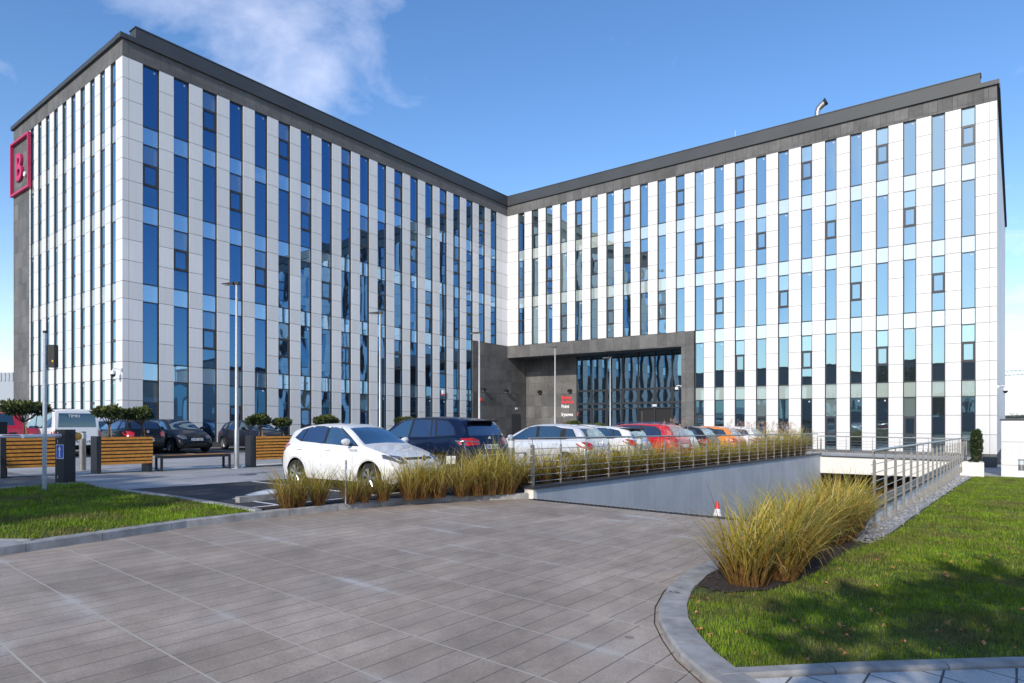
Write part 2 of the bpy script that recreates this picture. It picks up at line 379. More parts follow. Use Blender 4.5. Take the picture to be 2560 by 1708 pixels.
ORD = ['first', 'second', 'third', 'fourth', 'fifth', 'sixth', 'seventh', 'eighth', 'ninth', 'tenth', 'eleventh', 'twelfth', 'thirteenth', 'fourteenth',
       'fifteenth', 'sixteenth', 'seventeenth', 'eighteenth', 'nineteenth', 'twentieth', 'twenty-first', 'twenty-second', 'twenty-third', 'twenty-fourth',
       'twenty-fifth', 'twenty-sixth', 'twenty-seventh', 'twenty-eighth', 'twenty-ninth', 'thirtieth', 'thirty-first', 'thirty-second', 'thirty-third', 'thirty-fourth']

# ------------------------------------------------------------------ the setting: ground surfaces
PX0, PX1, PY0, PY1 = -8.55, -1.94, 11.75, 38.15      # hole of the garage ramp
def sheet(name, poly, off, m, kind='structure', zf=G, sub=None):
    b = MB(); b.add([(x, y, zf(x, y) + off) for x, y in poly], [tuple(range(len(poly)))])
    o = b.build(name, m, recalc=False); tag(o, kind=kind); return o
def rects(name, rs, off, m, zf=G, n=1):
    b = MB()
    for x0, x1, y0, y1 in rs:
        k = n
        for i in range(k):
            for j in range(k):
                a0 = x0 + (x1 - x0) * i / k; a1 = x0 + (x1 - x0) * (i + 1) / k; b0 = y0 + (y1 - y0) * j / k; b1 = y0 + (y1 - y0) * (j + 1) / k
                b.quad(*[(x, y, zf(x, y) + off) for x, y in ((a0, b0), (a1, b0), (a1, b1), (a0, b1))])
    return tag(b.build(name, m, recalc=False), kind='structure')
rects('ground', [(-700, -60, -700, 700), (60, 700, -700, 700), (-60, 60, -700, -30), (-60, 60, 80, 700), (-60, PX0, -30, 80), (PX0, PX1, PY1, 80), (PX0, PX1, -30, PY0 - .3)], -.16, 'hill')
rects('ground', [(PX1, 60, PY0 - .3, 80)], -1.4, 'hill')
rects('ground', [(PX1, 60, -30, PY0 - .3)], -.4, 'hill')
# driveway of long slabs (one level below the kerbs)
LK = [(-9.25, -9.0), (-9.28, 0.9), (-9.42, 2.53), (-9.62, 3.65), (-9.88, 4.9), (-9.90, 6.18), (-9.80, 7.6), (-9.64, 9.0), (-9.28, 10.0), (-8.75, 11.0), (-8.42, 11.60)]
RK = [(-2.86, 12.4), (-2.86, 9.5), (-2.85, 7.8), (-2.84, 6.81), (-2.71, 6.04), (-2.53, 5.46), (-2.33, 5.02), (-2.10, 4.67), (-1.85, 4.34), (-1.56, 4.06), (-1.20, 3.80), (-.7, 3.6)]
rects('driveway', [(-14, -2.7, -9, 11.62), (-2.7, 5, -9, 6.4)], -.12, 'drive')
rects('driveway_apron', [(-8.3, -2.14, 11.62, 11.78)], -.118, 'kerb')
# plaza
def outside_lawn(): pass
rects('plaza', [(-60, -8.55, 11.7, 80), (-60, -17.35, -12, 11.7), (-17.35, -14.9, 6.06, 11.7), (-8.55, -1.9, 38.15, 80)], -.0, 'plaza')
rects('plaza', [(-1.94, 16, 35.2, 80)], -.01, 'plaza', zf=lawn_z)
rects('parking_asphalt', [(-15.0, -10.15, 6.0, 11.7), (-15.0, -9.5, 11.7, 36.5), (-34.0, -28.3, 5.5, 43.5)], .004, 'asphalt')
rects('parking_line', [(-14.9, -10.4, 8.95 + 2.5 * i, 9.05 + 2.5 * i) for i in range(11)] + [(-33.4, -28.6, 7.1 + 2.45 * i, 7.2 + 2.45 * i) for i in range(14)] + [(-10.46, -10.38, 6.3, 34), (-11.9, -10.4, 6.75, 6.83)], .008, 'paint')
rects('sunlit_strip', [(-20.6, -20.1, -10, 44)], .004, 'concrete_warm')  # pale band painting a strip of sunlight on the plaza

def ribbon(line, wdt, z0, z1, name, mface, mtop, label, cat, joint=1.0, side=1):
    """kerb stones along a line"""
    L = [Vector(p) for p in line]; b = MB()
    # resample
    pts = []; 
    for a, c in zip(L[:-1], L[1:]):
        n = max(1, round((c - a).length / .25))
        pts += [a.lerp(c, i / n) for i in range(n)]
    pts.append(L[-1])
    nor = []
    for i in range(len(pts)):
        d = (pts[min(i + 1, len(pts) - 1)] - pts[max(i - 1, 0)]).normalized(); nor.append(Vector((-d.y, d.x)) * side)
    k = 0
    while k < len(pts) - 1:
        e = min(len(pts) - 1, k + int(joint / .25)); vs = []; 
        for i in range(k, e + 1):
            p = pts[i]; q = p + nor[i] * wdt; o = 0
            if i == k: o = .004
            if i == e: o = -.004
            d = (pts[min(i + 1, len(pts) - 1)] - pts[max(i - 1, 0)]).normalized() * o
            p = p + d; q = q + d; g = G(p.x, p.y); ins = nor[i] * .018
            vs.append([(p.x, p.y, g + z0), (p.x, p.y, g + z1 - .018), (p.x + ins.x, p.y + ins.y, g + z1), (q.x, q.y, g + z1), (q.x, q.y, g + z0)])
        for a, c in zip(vs[:-1], vs[1:]):
            for m_, (i, j) in zip((0, 0, 1, 0), ((0, 1), (1, 2), (2, 3), (3, 4))): b.quad(a[i], c[i], c[j], a[j], m_)
        b.add(vs[0], [(0, 1, 2, 3, 4)]); b.add(vs[-1], [(0, 1, 2, 3, 4)])
        k = e
    o = b.build(name, [mface, mtop]); tag(o, label, cat, kind='structure'); return o
ribbon(LK, .15, -.2, .0, 'kerb', 'kerb_shade_lift', 'kerb', 'raised concrete kerb between slab driveway and parking', 'kerb', side=1)
ribbon(RK, .24, -.2, -.065, 'kerb', 'kerb', 'kerb', 'wide curved concrete kerb round the right lawn', 'kerb', side=1, joint=.75)
wk = [(-1.47, 4.10), (-.75, 4.86), (0.04, 5.62), (.9, 6.35), (2.2, 7.35), (4.5, 8.9), (8, 11)]
ribbon(wk, .11, -.2, -.06, 'kerb', 'kerb', 'kerb', 'narrow kerb between granite walkway and lawn', 'kerb', joint=.75)
sheet('walkway', [(-1.46, 4.09), (-.75, 4.84), (0.04, 5.60), (.9, 6.33), (2.2, 7.33), (4.5, 8.88), (8, 10.98), (12, 8), (4, 1), (-.5, 2.2), (-1.3, 3.7)], -.09, 'walk')
ribbon([(x_ - .012, y_ - .008) for x_, y_ in RK], .022, -.2, -.114, 'kerb_seam', 'soil', 'soil', 'dirt filled seam along the curved kerb', 'kerb', side=-1, joint=3)
# lawns
def grid_poly(poly, step, zf, off):
    vs = [Vector(p) for p in poly]; n = len(vs)
    bx0 = min(p[0] for p in poly); bx1 = max(p[0] for p in poly); by0 = min(p[1] for p in poly); by1 = max(p[1] for p in poly)
    pts = list(vs); x = bx0 + step / 2
    while x < bx1:
        y = by0 + step / 2
        while y < by1:
            if inside(poly, x, y): pts.append(Vector((x, y)))
            y += step
        x += step
    V, E, F, *_ = delaunay_2d_cdt(pts, [(i, (i + 1) % n) for i in range(n)], [], 1, 1e-5)
    return [(p.x, p.y, zf(p.x, p.y) + off) for p in V], [tuple(f) for f in F]
def inside(poly, x, y):
    c = False; n = len(poly)
    for i in range(n):
        x0, y0 = poly[i][:2]; x1, y1 = poly[i - 1][:2]
        if (y0 > y) != (y1 > y) and x < (x1 - x0) * (y - y0) / (y1 - y0) + x0: c = not c
    return c
RL = [(-2.62, 11.6), (-2.62, 9.5), (-2.61, 7.8), (-2.60, 6.85), (-2.48, 6.12), (-2.31, 5.58), (-2.12, 5.16), (-1.90, 4.83), (-1.67, 4.52), (-1.52, 4.16), (-.79, 4.90), (0.0, 5.66), (.86, 6.39), (2.16, 7.39), (4.44, 8.95), (8, 11.1), (30, 18), (30, 35.7), (-.9, 35.7), (-1.94, 35.3), (-1.94, 11.9)]
v_, f_ = grid_poly(RL, .9, lawn_z, 0); b = MB(); b.add(v_, f_); tag(b.build('lawn', 'lawn', recalc=False), kind='structure')
LL = [(-9.43, 0.5), (-9.57, 2.53), (-9.77, 3.65), (-10.03, 4.9), (-10.05, 6.0), (-12.74, 6.0), (-15.22, 5.85), (-17.2, 5.95), (-17.15, 5.4), (-16.6, 4.3), (-15.9, 2.9), (-13.6, .5), (-12.4, 1.2), (-11.2, 1.9), (-9.6, 2.55), (-9.5, 1.0)]
LL = [(-9.62, 2.86), (-9.70, 3.65), (-9.96, 4.9), (-9.98, 6.04), (-12.74, 6.06), (-15.22, 5.92), (-17.25, 6.02), (-17.2, 5.4), (-16.68, 4.3), (-15.3, 1.55), (-13.93, .1), (-11.36, 1.5)]
def llz(x, y): return G(x, y) - .008
v_, f_ = grid_poly(LL, .9, llz, 0.0); b = MB(); b.add(v_, f_); tag(b.build('lawn', 'lawn', recalc=False), kind='structure')
sheet('walkway', [(-9.45, 2.6), (-9.6, 2.85), (-11.35, 1.5), (-13.9, .1), (-15.3, 1.6), (-17.3, 5.3), (-17.4, 6.05), (-22, 6), (-24, -6), (-9.4, -6)], .0, 'plaza')
ribbon([(-9.62, 2.9), (-11.35, 1.53), (-13.9, .1)], .09, -.1, .01, 'kerb', 'kerb', 'kerb', 'thin edging stone between left lawn and near walkway', 'kerb', joint=1)
ribbon([(-9.95, 6.05), (-12.74, 6.06), (-15.22, 5.92), (-17.3, 6.02)], .14, -.1, .03, 'kerb', 'kerb', 'kerb', 'pale edging between left lawn and asphalt bays', 'kerb', side=-1)
ribbon([(-17.22, 5.95), (-16.72, 4.3), (-15.3, 1.5), (-13.95, .15)], .1, -.1, .01, 'kerb', 'kerb', 'kerb', 'thin edging on the far left side of the left lawn', 'kerb', side=-1)
# planting strips
sheet('planting_soil', [(-9.96, 7.6), (-9.80, 9.0), (-9.44, 10.06), (-8.92, 11.08), (-8.60, 11.6), (-8.55, 37.8), (-9.5, 37.8), (-9.5, 12.0), (-10.2, 11.0), (-10.35, 6.3), (-10.06, 6.3)], .012, 'soil')
v_, f_ = grid_poly([(-2.60, 6.35), (-2.61, 11.9), (-1.94, 12.1), (-1.86, 11.2), (-1.74, 9.5), (-1.76, 7.6), (-1.90, 6.6), (-2.2, 6.2)], .5, lawn_z, .014); b = MB(); b.add(v_, f_); tag(b.build('planting_soil', 'soil', recalc=False), kind='structure')
sheet('gravel', [(-1.94, 11.2), (-1.94, 35.6), (-1.45, 35.6), (-1.56, 25), (-1.58, 15), (-1.55, 11.8), (-1.6, 10.9), (-1.85, 10.7)], .016, 'gravel', kind='stuff', zf=lawn_z)

# ------------------------------------------------------------------ garage ramp
rw = thing('ramp_wall', (-8.3, 11.7, 0), label='long pale retaining wall of the garage ramp in blue shade, under the grass strip', cat='retaining wall')
b = MB(); zt = lambda x, y: G(x, y) + .10
for k in range(5):
    y0 = 11.74 + k * 5.28; y1 = min(38.1, y0 + 5.268)
    b.prism([(-8.55, y0), (-8.3, y0), (-8.3, y1), (-8.55, y1)], -4.2, zt)
b.build('wall', 'concrete', rw, world=True)
b = MB(); b.prism([(-8.548, 11.62), (-8.302, 11.62), (-8.302, 11.738), (-8.548, 11.738)], -.3, zt); b.build('wall_end', 'concrete_warm', rw, world=True)  # same wall, end face in the sunlit colour
b = MB(); b.prism([(-8.60, 11.57), (-8.25, 11.57), (-8.25, 37.85), (-8.60, 37.85)], zt, lambda x, y: G(x, y) + .15); b.build('coping', 'coping', rw, world=True)
rr = thing('ramp_wall', (-2.14, 12.2, 0), label='right retaining wall of the garage ramp beside the gravel strip', cat='retaining wall')
b = MB(); b.prism([(-2.14, 12.1), (-1.94, 12.1), (-1.94, 38.1), (-2.14, 38.1)], -4.2, lambda x, y: G(x, y) + .10); b.build('wall', 'concrete_light', rr, world=True)
b = MB(); b.prism([(-2.20, 12.05), (-1.90, 12.05), (-1.90, 37.8), (-2.20, 37.8)], lambda x, y: G(x, y) + .10, lambda x, y: G(x, y) + .15); b.build('coping', 'coping', rr, world=True)
rb = thing('ramp_wall', (-5.2, 38, 0), label='pale sunlit beam wall over the dark garage opening', cat='retaining wall')
b = MB(); b.prism([(-8.3, 37.9), (-2.14, 37.9), (-2.14, 38.15), (-8.3, 38.15)], -1.1, lambda x, y: G(x, y) - .02); b.build('wall', 'concrete_warm', rb, world=True)
b = MB(); b.prism([(-8.24, 37.86), (-2.2, 37.86), (-2.2, 38.3), (-8.24, 38.3)], lambda x, y: G(x, y) - .02, lambda x, y: G(x, y) + .03); b.build('coping', 'coping', rb, world=True)
b = MB(); b.quad((-8.3, 11.74, -.13), (-2.14, 11.74, -.22), (-2.14, 31, -3.3), (-8.3, 31, -3.3)); b.quad((-8.3, 31, -3.3), (-2.14, 31, -3.3), (-2.14, 52, -3.3), (-8.3, 52, -3.3))
tag(b.build('ramp_floor', 'asphalt', recalc=False), kind='structure')
b = MB(); b.box(-12, 2, 52, 52.2, -3.3, -.9); b.box(-12, -11.8, 38.15, 52, -3.3, -.9); b.box(1.8, 2, 38.15, 52, -3.3, -.9); b.box(-12, 2, 38.15, 52, -1.15, -.95); b.box(-12, -8.55, 38.15, 52, -3.4, -3.3); b.box(-1.9, 2, 38.15, 52, -3.4, -3.3)
tag(b.build('underground_garage', 'interior'), kind='structure')
# drain channel
dr = thing('drain_channel', (-5.2, 11.55, G(-5.2, 11.55) - .11), label='long dark slotted drain across the top of the ramp', cat='drain')
b = MB()
for i in range(62):
    x = -8.28 + i * .1; b.prism([(x, 11.45), (x + .062, 11.45), (x + .062, 11.62), (x, 11.62)], lambda x, y: G(x, y) - .12, lambda x, y: G(x, y) - .106)
b.build('grate', 'black', dr, world=True)
b = MB(); b.prism([(-8.3, 11.44), (-2.9, 11.44), (-2.9, 11.63), (-8.3, 11.63)], lambda x, y: G(x, y) - .118, lambda x, y: G(x, y) - .113); b.build('channel', 'anthracite', dr, world=True)

# ------------------------------------------------------------------ railings
def railing(label, p0, p1, n, zoff, name='steel_railing', flat=False, outrig=False, toph=1.02, group='stainless railings round the ramp'):
    g0 = G(*p0)
    r = thing(name, (p0[0], p0[1], g0), label=label, cat='railing', group=group)
    A = Vector((p0[0], p0[1], G(*p0) + zoff)); B = Vector((p1[0], p1[1], G(*p1) + zoff)); d = (B - A)
    u = Vector((d.x, d.y, 0)).normalized(); q = Vector((-u.y, u.x, 0))
    up = Vector((0, 0, 1))
    if outrig: q = -q if q.x < 0 else q
    for i in range(n):
        p = A + d * (i / (n - 1)); b = MB()
        if outrig:
            pb = p + q * .0; zb = -.42
            c = [pb + u * a + q * e + up * z for z in (zb, toph - .14) for a, e in ((-.03, -.02), (.03, -.02), (.03, .02), (-.03, .02))]
            b.hexa([tuple(v) for v in c])
            b.tube([p + up * (toph - .14), p + up * toph], .008, 6)
            for z in (-.33, -.22):
                b.tube([p + up * z - q * .1, p + up * z + q * .05], .014, 6)
            for a in (-.045, .045):
                c = [p + u * (a + e) + q * f + up * z for z in (-.38, -.17) for e, f in ((-.006, -.09), (.006, -.09), (.006, .035), (-.006, .035))]
                b.hexa([tuple(v) for v in c])
        else:
            k = .035 if i == 0 else .02
            c = [p + u * a + q * e + up * z for z in (0, toph - .12) for a, e in ((-.012 if i else -.03, -k), (.012 if i else .03, -k), (.012 if i else .03, k), (-.012 if i else -.03, k))]
            b.hexa([tuple(v) for v in c]); b.tube([p + up * (toph - .12), p + up * toph], .008, 6)
        o = b.build('post', 'steel_warm', None); o.parent = r
        me = o.data
        for v in me.vertices: v.co -= r.location
    e = u * .12
    b = MB(); b.tube([A - e + up * (toph + .02), B + e * .3 + up * (toph + .02)], .024, 10); b.build('handrail', 'steel', r, smooth=True, world=True)
    for k in range(6):
        z = .08 + k * .145; b = MB(); s_ = q * (.03 if not outrig else -.03)
        b.tube([A - e + up * z + s_, B + up * z + s_], .0075, 6); b.build('rail', 'steel', r, smooth=True, world=True)
    return r
railing('long left railing above the pale ramp wall, in front of the grasses', (-8.42, 11.75), (-8.42, 37.8), 24, .15)
railing('short far railing across the end of the ramp', (-8.3, 38.02), (-2.2, 38.02), 6, .03)
railing('near right railing of posts bolted to the side of the ramp wall', (-1.86, 12.25), (-1.86, 37.3), 22, .10, outrig=True)

# ------------------------------------------------------------------ office building
BX, BY = -34.75, 44.8; BL = 30.73; BR = 33.9; BE = 15.85; HT = 15.81; PN = 1.033; SP = .853; FL = 3.952
def zmap(face, s, h):
    if face == 'L': t = s / BL; B_ = 3.72 + (3.29 - 3.72) * t; T_ = 19.54 + (19.33 - 19.54) * t
    elif face == 'R': t = s / BR; B_ = 3.29 + (3.05 - 3.29) * t; T_ = 19.33 + (19.22 - 19.33) * t
    elif face == 'E': t = s / BE; B_ = 3.72 + .10 * t; T_ = 19.54 - .25 * t
    else: B_ = 3.05; T_ = 19.22
    return B_ + (T_ - B_) * h / HT
def F(face, s, h, d):
    z = zmap(face, s, h)
    if face == 'E' and d < -.04: d = -.04 + (d + .04) * .45
    if face == 'L': return (BX + d, BY - BL + s, z)
    if face == 'R': return (BX + s, BY - d, z)
    if face == 'E': return (BX - s, BY - BL - d, z)
    return (BX + BR + d, BY + s, z)
def fbox(b, face, s0, s1, h0, h1, d0, d1, mi=0):
    b.hexa([F(face, s, h, d) for h in (h0, h1) for s, d in ((s0, d0), (s1, d0), (s1, d1), (s0, d1))], mi)
bld = thing('office_building', (BX, BY, G(BX, BY)), label='five storey L-shaped office building in white vertical panels with dark glass strips', cat='office building')
HG = -3.15
def rows(hbot):
    r = []
    for k in range(4):
        b0 = k * FL
        if b0 >= hbot - .01 or b0 + SP > hbot: r.append((max(b0, hbot), b0 + SP)) if b0 + SP > hbot + .01 else None
        for j in range(3):
            a = b0 + SP + j * PN
            if a >= hbot - .01: r.append((a, a + PN))
    if hbot < 0:
        for j in range(3): r.append((HG + j * 1.05, HG + (j + 1) * 1.05))
    return r
cols = {'L': [(.958 + 1.5283 * i, .958 + 1.5283 * i + .80, 4.805 if i >= 17 else HG) for i in range(19)],
        'R': [(1.154 + 1.4145 * i, 1.154 + 1.4145 * i + .66, 4.805 if i <= 10 else HG) for i in range(23)],
        'E': [(.76 + 1.27 * i, 1.38 + 1.27 * i, HG) for i in range(10)]}
strips = {}
for fc, (end, lastend) in {'L': (BL, BL), 'R': (BR, BR), 'E': (12.98, 12.98)}.items():
    c = cols[fc]; st = [(0, .30, c[0][2]), (.30, c[0][0], c[0][2])]
    if fc == 'E': st = [(0, c[0][0], HG)]
    for i in range(len(c) - 1): st.append((c[i][1], c[i + 1][0], max(c[i][2], c[i + 1][2])))
    a = c[-1][1]
    if fc == 'E': st.append((a, end, HG))
    elif fc == 'L': st += [(a, a + .62, 4.805), (a + .62, end, 4.805)]
    else: st += [(a, end - .32, HG), (end - .32, end, HG)]
    strips[fc] = st
for fc in 'LRE':
    j = MB()
    for s0, s1, hb in strips[fc]:
        b = MB()
        for h0, h1 in rows(hb):
            fbox(b, fc, s0 + .008, s1 - .008, h0 + .011, h1 - .011, -.03, 0)
        fbox(j, fc, s0 + .004, s1 - .004, hb, HT, -.21, -.031)
        b.build('white_strip', 'white_panel', bld, world=True)
    j.build('cladding_backing', 'joint', bld, world=True)
# end wall of the right wing
b = MB()
for k in range(22):
    for h0, h1 in rows(HG): fbox(b, 'X', .01 + k * 1.5, 1.49 + k * 1.5, h0 + .008, h1 - .008, -.03, 0)
b.build('white_cladding', 'white_panel', bld, world=True)
# core volumes
b = MB(); GZ = -1.3
b.box(BX - BE + .25, BX - .22, BY - BL + .22, BY + 33, GZ, 20.0)
b.box(BX - .215, BX + BR - .05, BY + 3.2, BY + 33, GZ, 20.0)
b.box(BX - .215, BX + BR - .05, BY + .22, BY + 3.19, 7.35, 20.0)
b.box(BX + 16.65, BX + BR - .05, BY + .221, BY + 3.191, GZ, 7.34)
b.build('wall', 'core', bld, world=True)
b = MB(); b.box(BX - BE + .1, BX - .1, BY - BL + .1, BY + 33, 20.0, 20.12); b.box(BX - .09, BX + BR - .1, BY + .1, BY + 33, 20.0, 20.12); roof = b.build('roof', 'metal_roof', bld, world=True)
# stone band, parapets
b = MB()
for fc, L_, pitch in (('L', BL, .764), ('R', BR, .707), ('E', BE, .72)):
    s = 0; edges = [0, .3]; 
    while edges[-1] + pitch < L_ - .2: edges.append(edges[-1] + pitch)
    edges.append(L_)
    for a, c in zip(edges[:-1], edges[1:]):
        if fc == 'L' and a == 0: pass
        fbox(b, fc, a + .005, c - .005, HT + .004, HT + .83, -.21, 0)
fbox(b, 'X', .006, 33, HT + .004, HT + .83, -.2, -.006)
b.build('stone_band', ['stone'], bld, world=True)
b = MB()
fbox(b, 'L', -.14, BL, HT + .83, HT + 1.07, -.5, .13); fbox(b, 'R', .13, BR + .1, HT + .83, HT + 1.07, -.5, .13); fbox(b, 'E', 0, BE + .12, HT + .83, HT + 1.07, -.5, .13)
fbox(b, 'X', .5, 33, HT + .83, HT + 1.07, -.5, .13)
fbox(b, 'L', .6, BL - .02, HT + 1.072, HT + 1.62, -.6, .07); fbox(b, 'R', .07, BR - .75, HT + 1.072, HT + 1.62, -.6, .07)
for fc, a, c in (('L', .56, BL - .04), ('R', .09, BR - .71)): fbox(b, fc, a, c, HT + 1.62, HT + 1.67, -.62, .10)
b.build('parapet', 'metal_roof', bld, world=True)
# plinth
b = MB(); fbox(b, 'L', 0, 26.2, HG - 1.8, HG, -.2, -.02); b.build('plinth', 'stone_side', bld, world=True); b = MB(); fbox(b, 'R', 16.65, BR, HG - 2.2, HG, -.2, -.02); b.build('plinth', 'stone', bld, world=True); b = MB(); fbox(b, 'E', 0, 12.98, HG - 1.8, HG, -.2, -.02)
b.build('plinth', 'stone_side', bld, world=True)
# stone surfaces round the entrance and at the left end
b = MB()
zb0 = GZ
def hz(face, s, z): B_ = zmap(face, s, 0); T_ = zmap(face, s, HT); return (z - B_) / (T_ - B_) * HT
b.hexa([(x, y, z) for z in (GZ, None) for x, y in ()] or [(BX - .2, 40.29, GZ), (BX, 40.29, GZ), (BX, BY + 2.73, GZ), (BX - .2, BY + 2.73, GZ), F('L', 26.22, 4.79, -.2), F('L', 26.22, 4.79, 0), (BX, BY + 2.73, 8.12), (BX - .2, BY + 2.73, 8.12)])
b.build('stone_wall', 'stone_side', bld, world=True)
b = MB()
fbox(b, 'R', .004, 16.65, 3.80, 4.79, -.25, 0)                                     # lintel
pz = zmap('R', 16, 3.79)
b.box(BX + 15.72, BX + 16.65, BY, BY + 2.7, GZ, pz)                              # pillar
b.box(BX + .005, BX + 5.25, BY + 2.74, BY + 3.1, GZ, 7.3)                        # back wall with the sign
b.build('stone_wall', 'stone', bld, world=True)
b = MB(); fbox(b, 'E', 13.0, BE, HG - 1.8, HT, -.2, 0); b.build('stone_wall', 'stone', bld, world=True)
b = MB(); b.box(BX + .004, BX + 16.6, BY + .26, BY + 2.9, 7.16, 7.34); b.build('soffit', 'metal_roof', bld, world=True)

# windows
cand = []
for fc in 'LRE':
    for i, (s0, s1, hb) in enumerate(cols[fc]):
        for r in range(5):
            h0 = (3 - r) * FL + SP if r < 4 else HG; h1 = h0 + 3 * PN if r < 4 else 0
            if h0 < hb - .05 and hb > 0: continue
            sash = ((r - (i + 1)) % 3 == 0) if fc != 'R' else ((r - (i - 1)) % 3 == 0)
            if fc == 'E': sash = (r + i) % 3 == 0
            p = F(fc, s0, (h0 + h1) / 2, 0); q = F(fc, s1, (h0 + h1) / 2, 0)
            def px(p): X = p[0] * CA + p[1] * SA; Y = -p[0] * SA + p[1] * CA; return X / Y * FPX, Y
            a, ya = px(p); c, yb = px(q); area = abs(a - c) * 3.1 * FPX / ya
            cand.append((area, fc, i, r, s0, s1, h0, h1, sash))
cand.sort(key=lambda t: -t[0])
def pane(b, fc, s0, s1, h0, h1, d, mi, bulge):
    n = 5; k = 7; o = len(b.v); ta = random.gauss(0, .0022); tb = random.gauss(0, .007)
    vs = []
    for j in range(k + 1):
        for i in range(n + 1):
            u_ = i / n; v_2 = j / k; e = (1 - (2 * u_ - 1) ** 2) * (1 - (2 * v_2 - 1) ** 4)
            vs.append(F(fc, s0 + (s1 - s0) * u_, h0 + (h1 - h0) * v_2, d - bulge * e + ta * (u_ - .5) + tb * (v_2 - .5)))
    fs = [(j * (n + 1) + i, j * (n + 1) + i + 1, (j + 1) * (n + 1) + i + 1, (j + 1) * (n + 1) + i) for j in range(k) for i in range(n)]
    if fc in 'LR' : pass
    b.add(vs, fs, mi)
def window(fc, s0, s1, h0, h1, sash, r, FB, PB, SB, mf, mp, ms, msx=1):
    t = .045; D0, D1 = -.2, -.085
    fbox(FB, fc, s0, s0 + t, h0, h1, D0, D1, mf); fbox(FB, fc, s1 - t, s1, h0, h1, D0, D1, mf)
    fbox(FB, fc, s0 + t, s1 - t, h1 - .055, h1, D0, D1 - .002, mf); fbox(FB, fc, s0 + t, s1 - t, h0, h0 + .05, D0, D1 - .002, mf)
    bl = random.uniform(.0006, .002) if fc != 'L' else random.uniform(.0006, .0028)
    bl *= random.choice([1, 1, 1, -1])
    if not sash:
        pane(PB, fc, s0 + t, s1 - t, h0 + .05, h1 - .055, -.13, mp, bl)
        if r == 0 or random.random() < .25: fbox(PB, fc, s1 - .24, s1 - .15, h1 - .24, h1 - .15, -.128, -.122, msx)
    else:
        a0 = h0 + (h1 - h0) * .335; a1 = h0 + (h1 - h0) * .68
        if r == 4: a0 = h0 + (h1 - h0) * .30; a1 = h0 + (h1 - h0) * .64
        for z in (a0, a1): fbox(FB, fc, s0 + t, s1 - t, z - .03, z + .03, D0, D1 - .003, mf)
        pane(PB, fc, s0 + t, s1 - t, h0 + .05, a0 - .03, -.13, mp, bl); pane(PB, fc, s0 + t, s1 - t, a1 + .03, h1 - .055, -.13, mp, bl)
        e = .075
        fbox(SB, fc, s0 + t, s0 + t + e, a0 + .03, a1 - .03, -.15, -.07, ms); fbox(SB, fc, s1 - t - e, s1 - t, a0 + .03, a1 - .03, -.15, -.07, ms)
        fbox(SB, fc, s0 + t + e, s1 - t - e, a0 + .03, a0 + .03 + e, -.15, -.071, ms); fbox(SB, fc, s0 + t + e, s1 - t - e, a1 - .03 - e, a1 - .03, -.15, -.071, ms)
        pane(PB, fc, s0 + t + e, s1 - t - e, a0 + .03 + e, a1 - .03 - e, -.115, mp, bl * .5)
RF = MB()
for k, (area, fc, i, r, s0, s1, h0, h1, sash) in enumerate(cand):
    gm = 'glass_sky_tint' if fc == 'L' else 'glass'
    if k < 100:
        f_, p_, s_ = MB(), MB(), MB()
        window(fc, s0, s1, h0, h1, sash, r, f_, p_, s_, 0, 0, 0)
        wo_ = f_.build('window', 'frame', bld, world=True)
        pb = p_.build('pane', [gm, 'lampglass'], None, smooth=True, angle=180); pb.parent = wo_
        for v in pb.data.vertices: v.co -= bld.location
        if s_.v:
            sb = s_.build('opening_sash', 'frame', None); sb.parent = wo_
            for v in sb.data.vertices: v.co -= bld.location
    else:
        window(fc, s0, s1, h0, h1, sash, r, RF, RF, RF, 0, 1 if fc == 'L' else 2, 0, 3)
o = RF.build('window', ['frame', 'glass_sky_tint', 'glass', 'lampglass'], bld, world=True, smooth=True, angle=15); o['kind'] = 'stuff'
# spandrels
sc_ = []
for fc in 'LRE':
    for i, (s0, s1, hb) in enumerate(cols[fc]):
        for k in range(4):
            if k * FL + SP <= hb + .01: continue
            if hb > 0 and k * FL < hb - SP: continue
            sc_.append((abs(F(fc, s0, 0, 0)[1]) + abs(F(fc, s0, 0, 0)[0]) * .4, fc, s0, s1, k * FL))
sc_.sort(key=lambda t: t[0]); RS = MB()
for k, (_, fc, s0, s1, h) in enumerate(sc_):
    b = MB() if k < 100 else RS
    t = .035; mi = 0 if k < 100 else (1 if fc == 'L' else 0)
    fbox(b, fc, s0 + t, s1 - t, h + .012, h + SP - .012, -.19, -.125, mi)
    if k < 100: b.build('spandrel_panel', 'spandrel_sky_tint' if fc == 'L' else 'spandrel', bld, world=True)
o = RS.build('spandrel_panel', ['spandrel', 'spandrel_sky_tint'], bld, world=True); o['kind'] = 'stuff'
b = MB()
for fc in 'LRE':
    for s0, s1, hb in cols[fc]:
        fbox(b, fc, s0, s0 + .03, max(hb, HG), HT, -.205, -.1); fbox(b, fc, s1 - .03, s1, max(hb, HG), HT, -.205, -.1)
b.build('window_jamb', 'frame', bld, world=True)
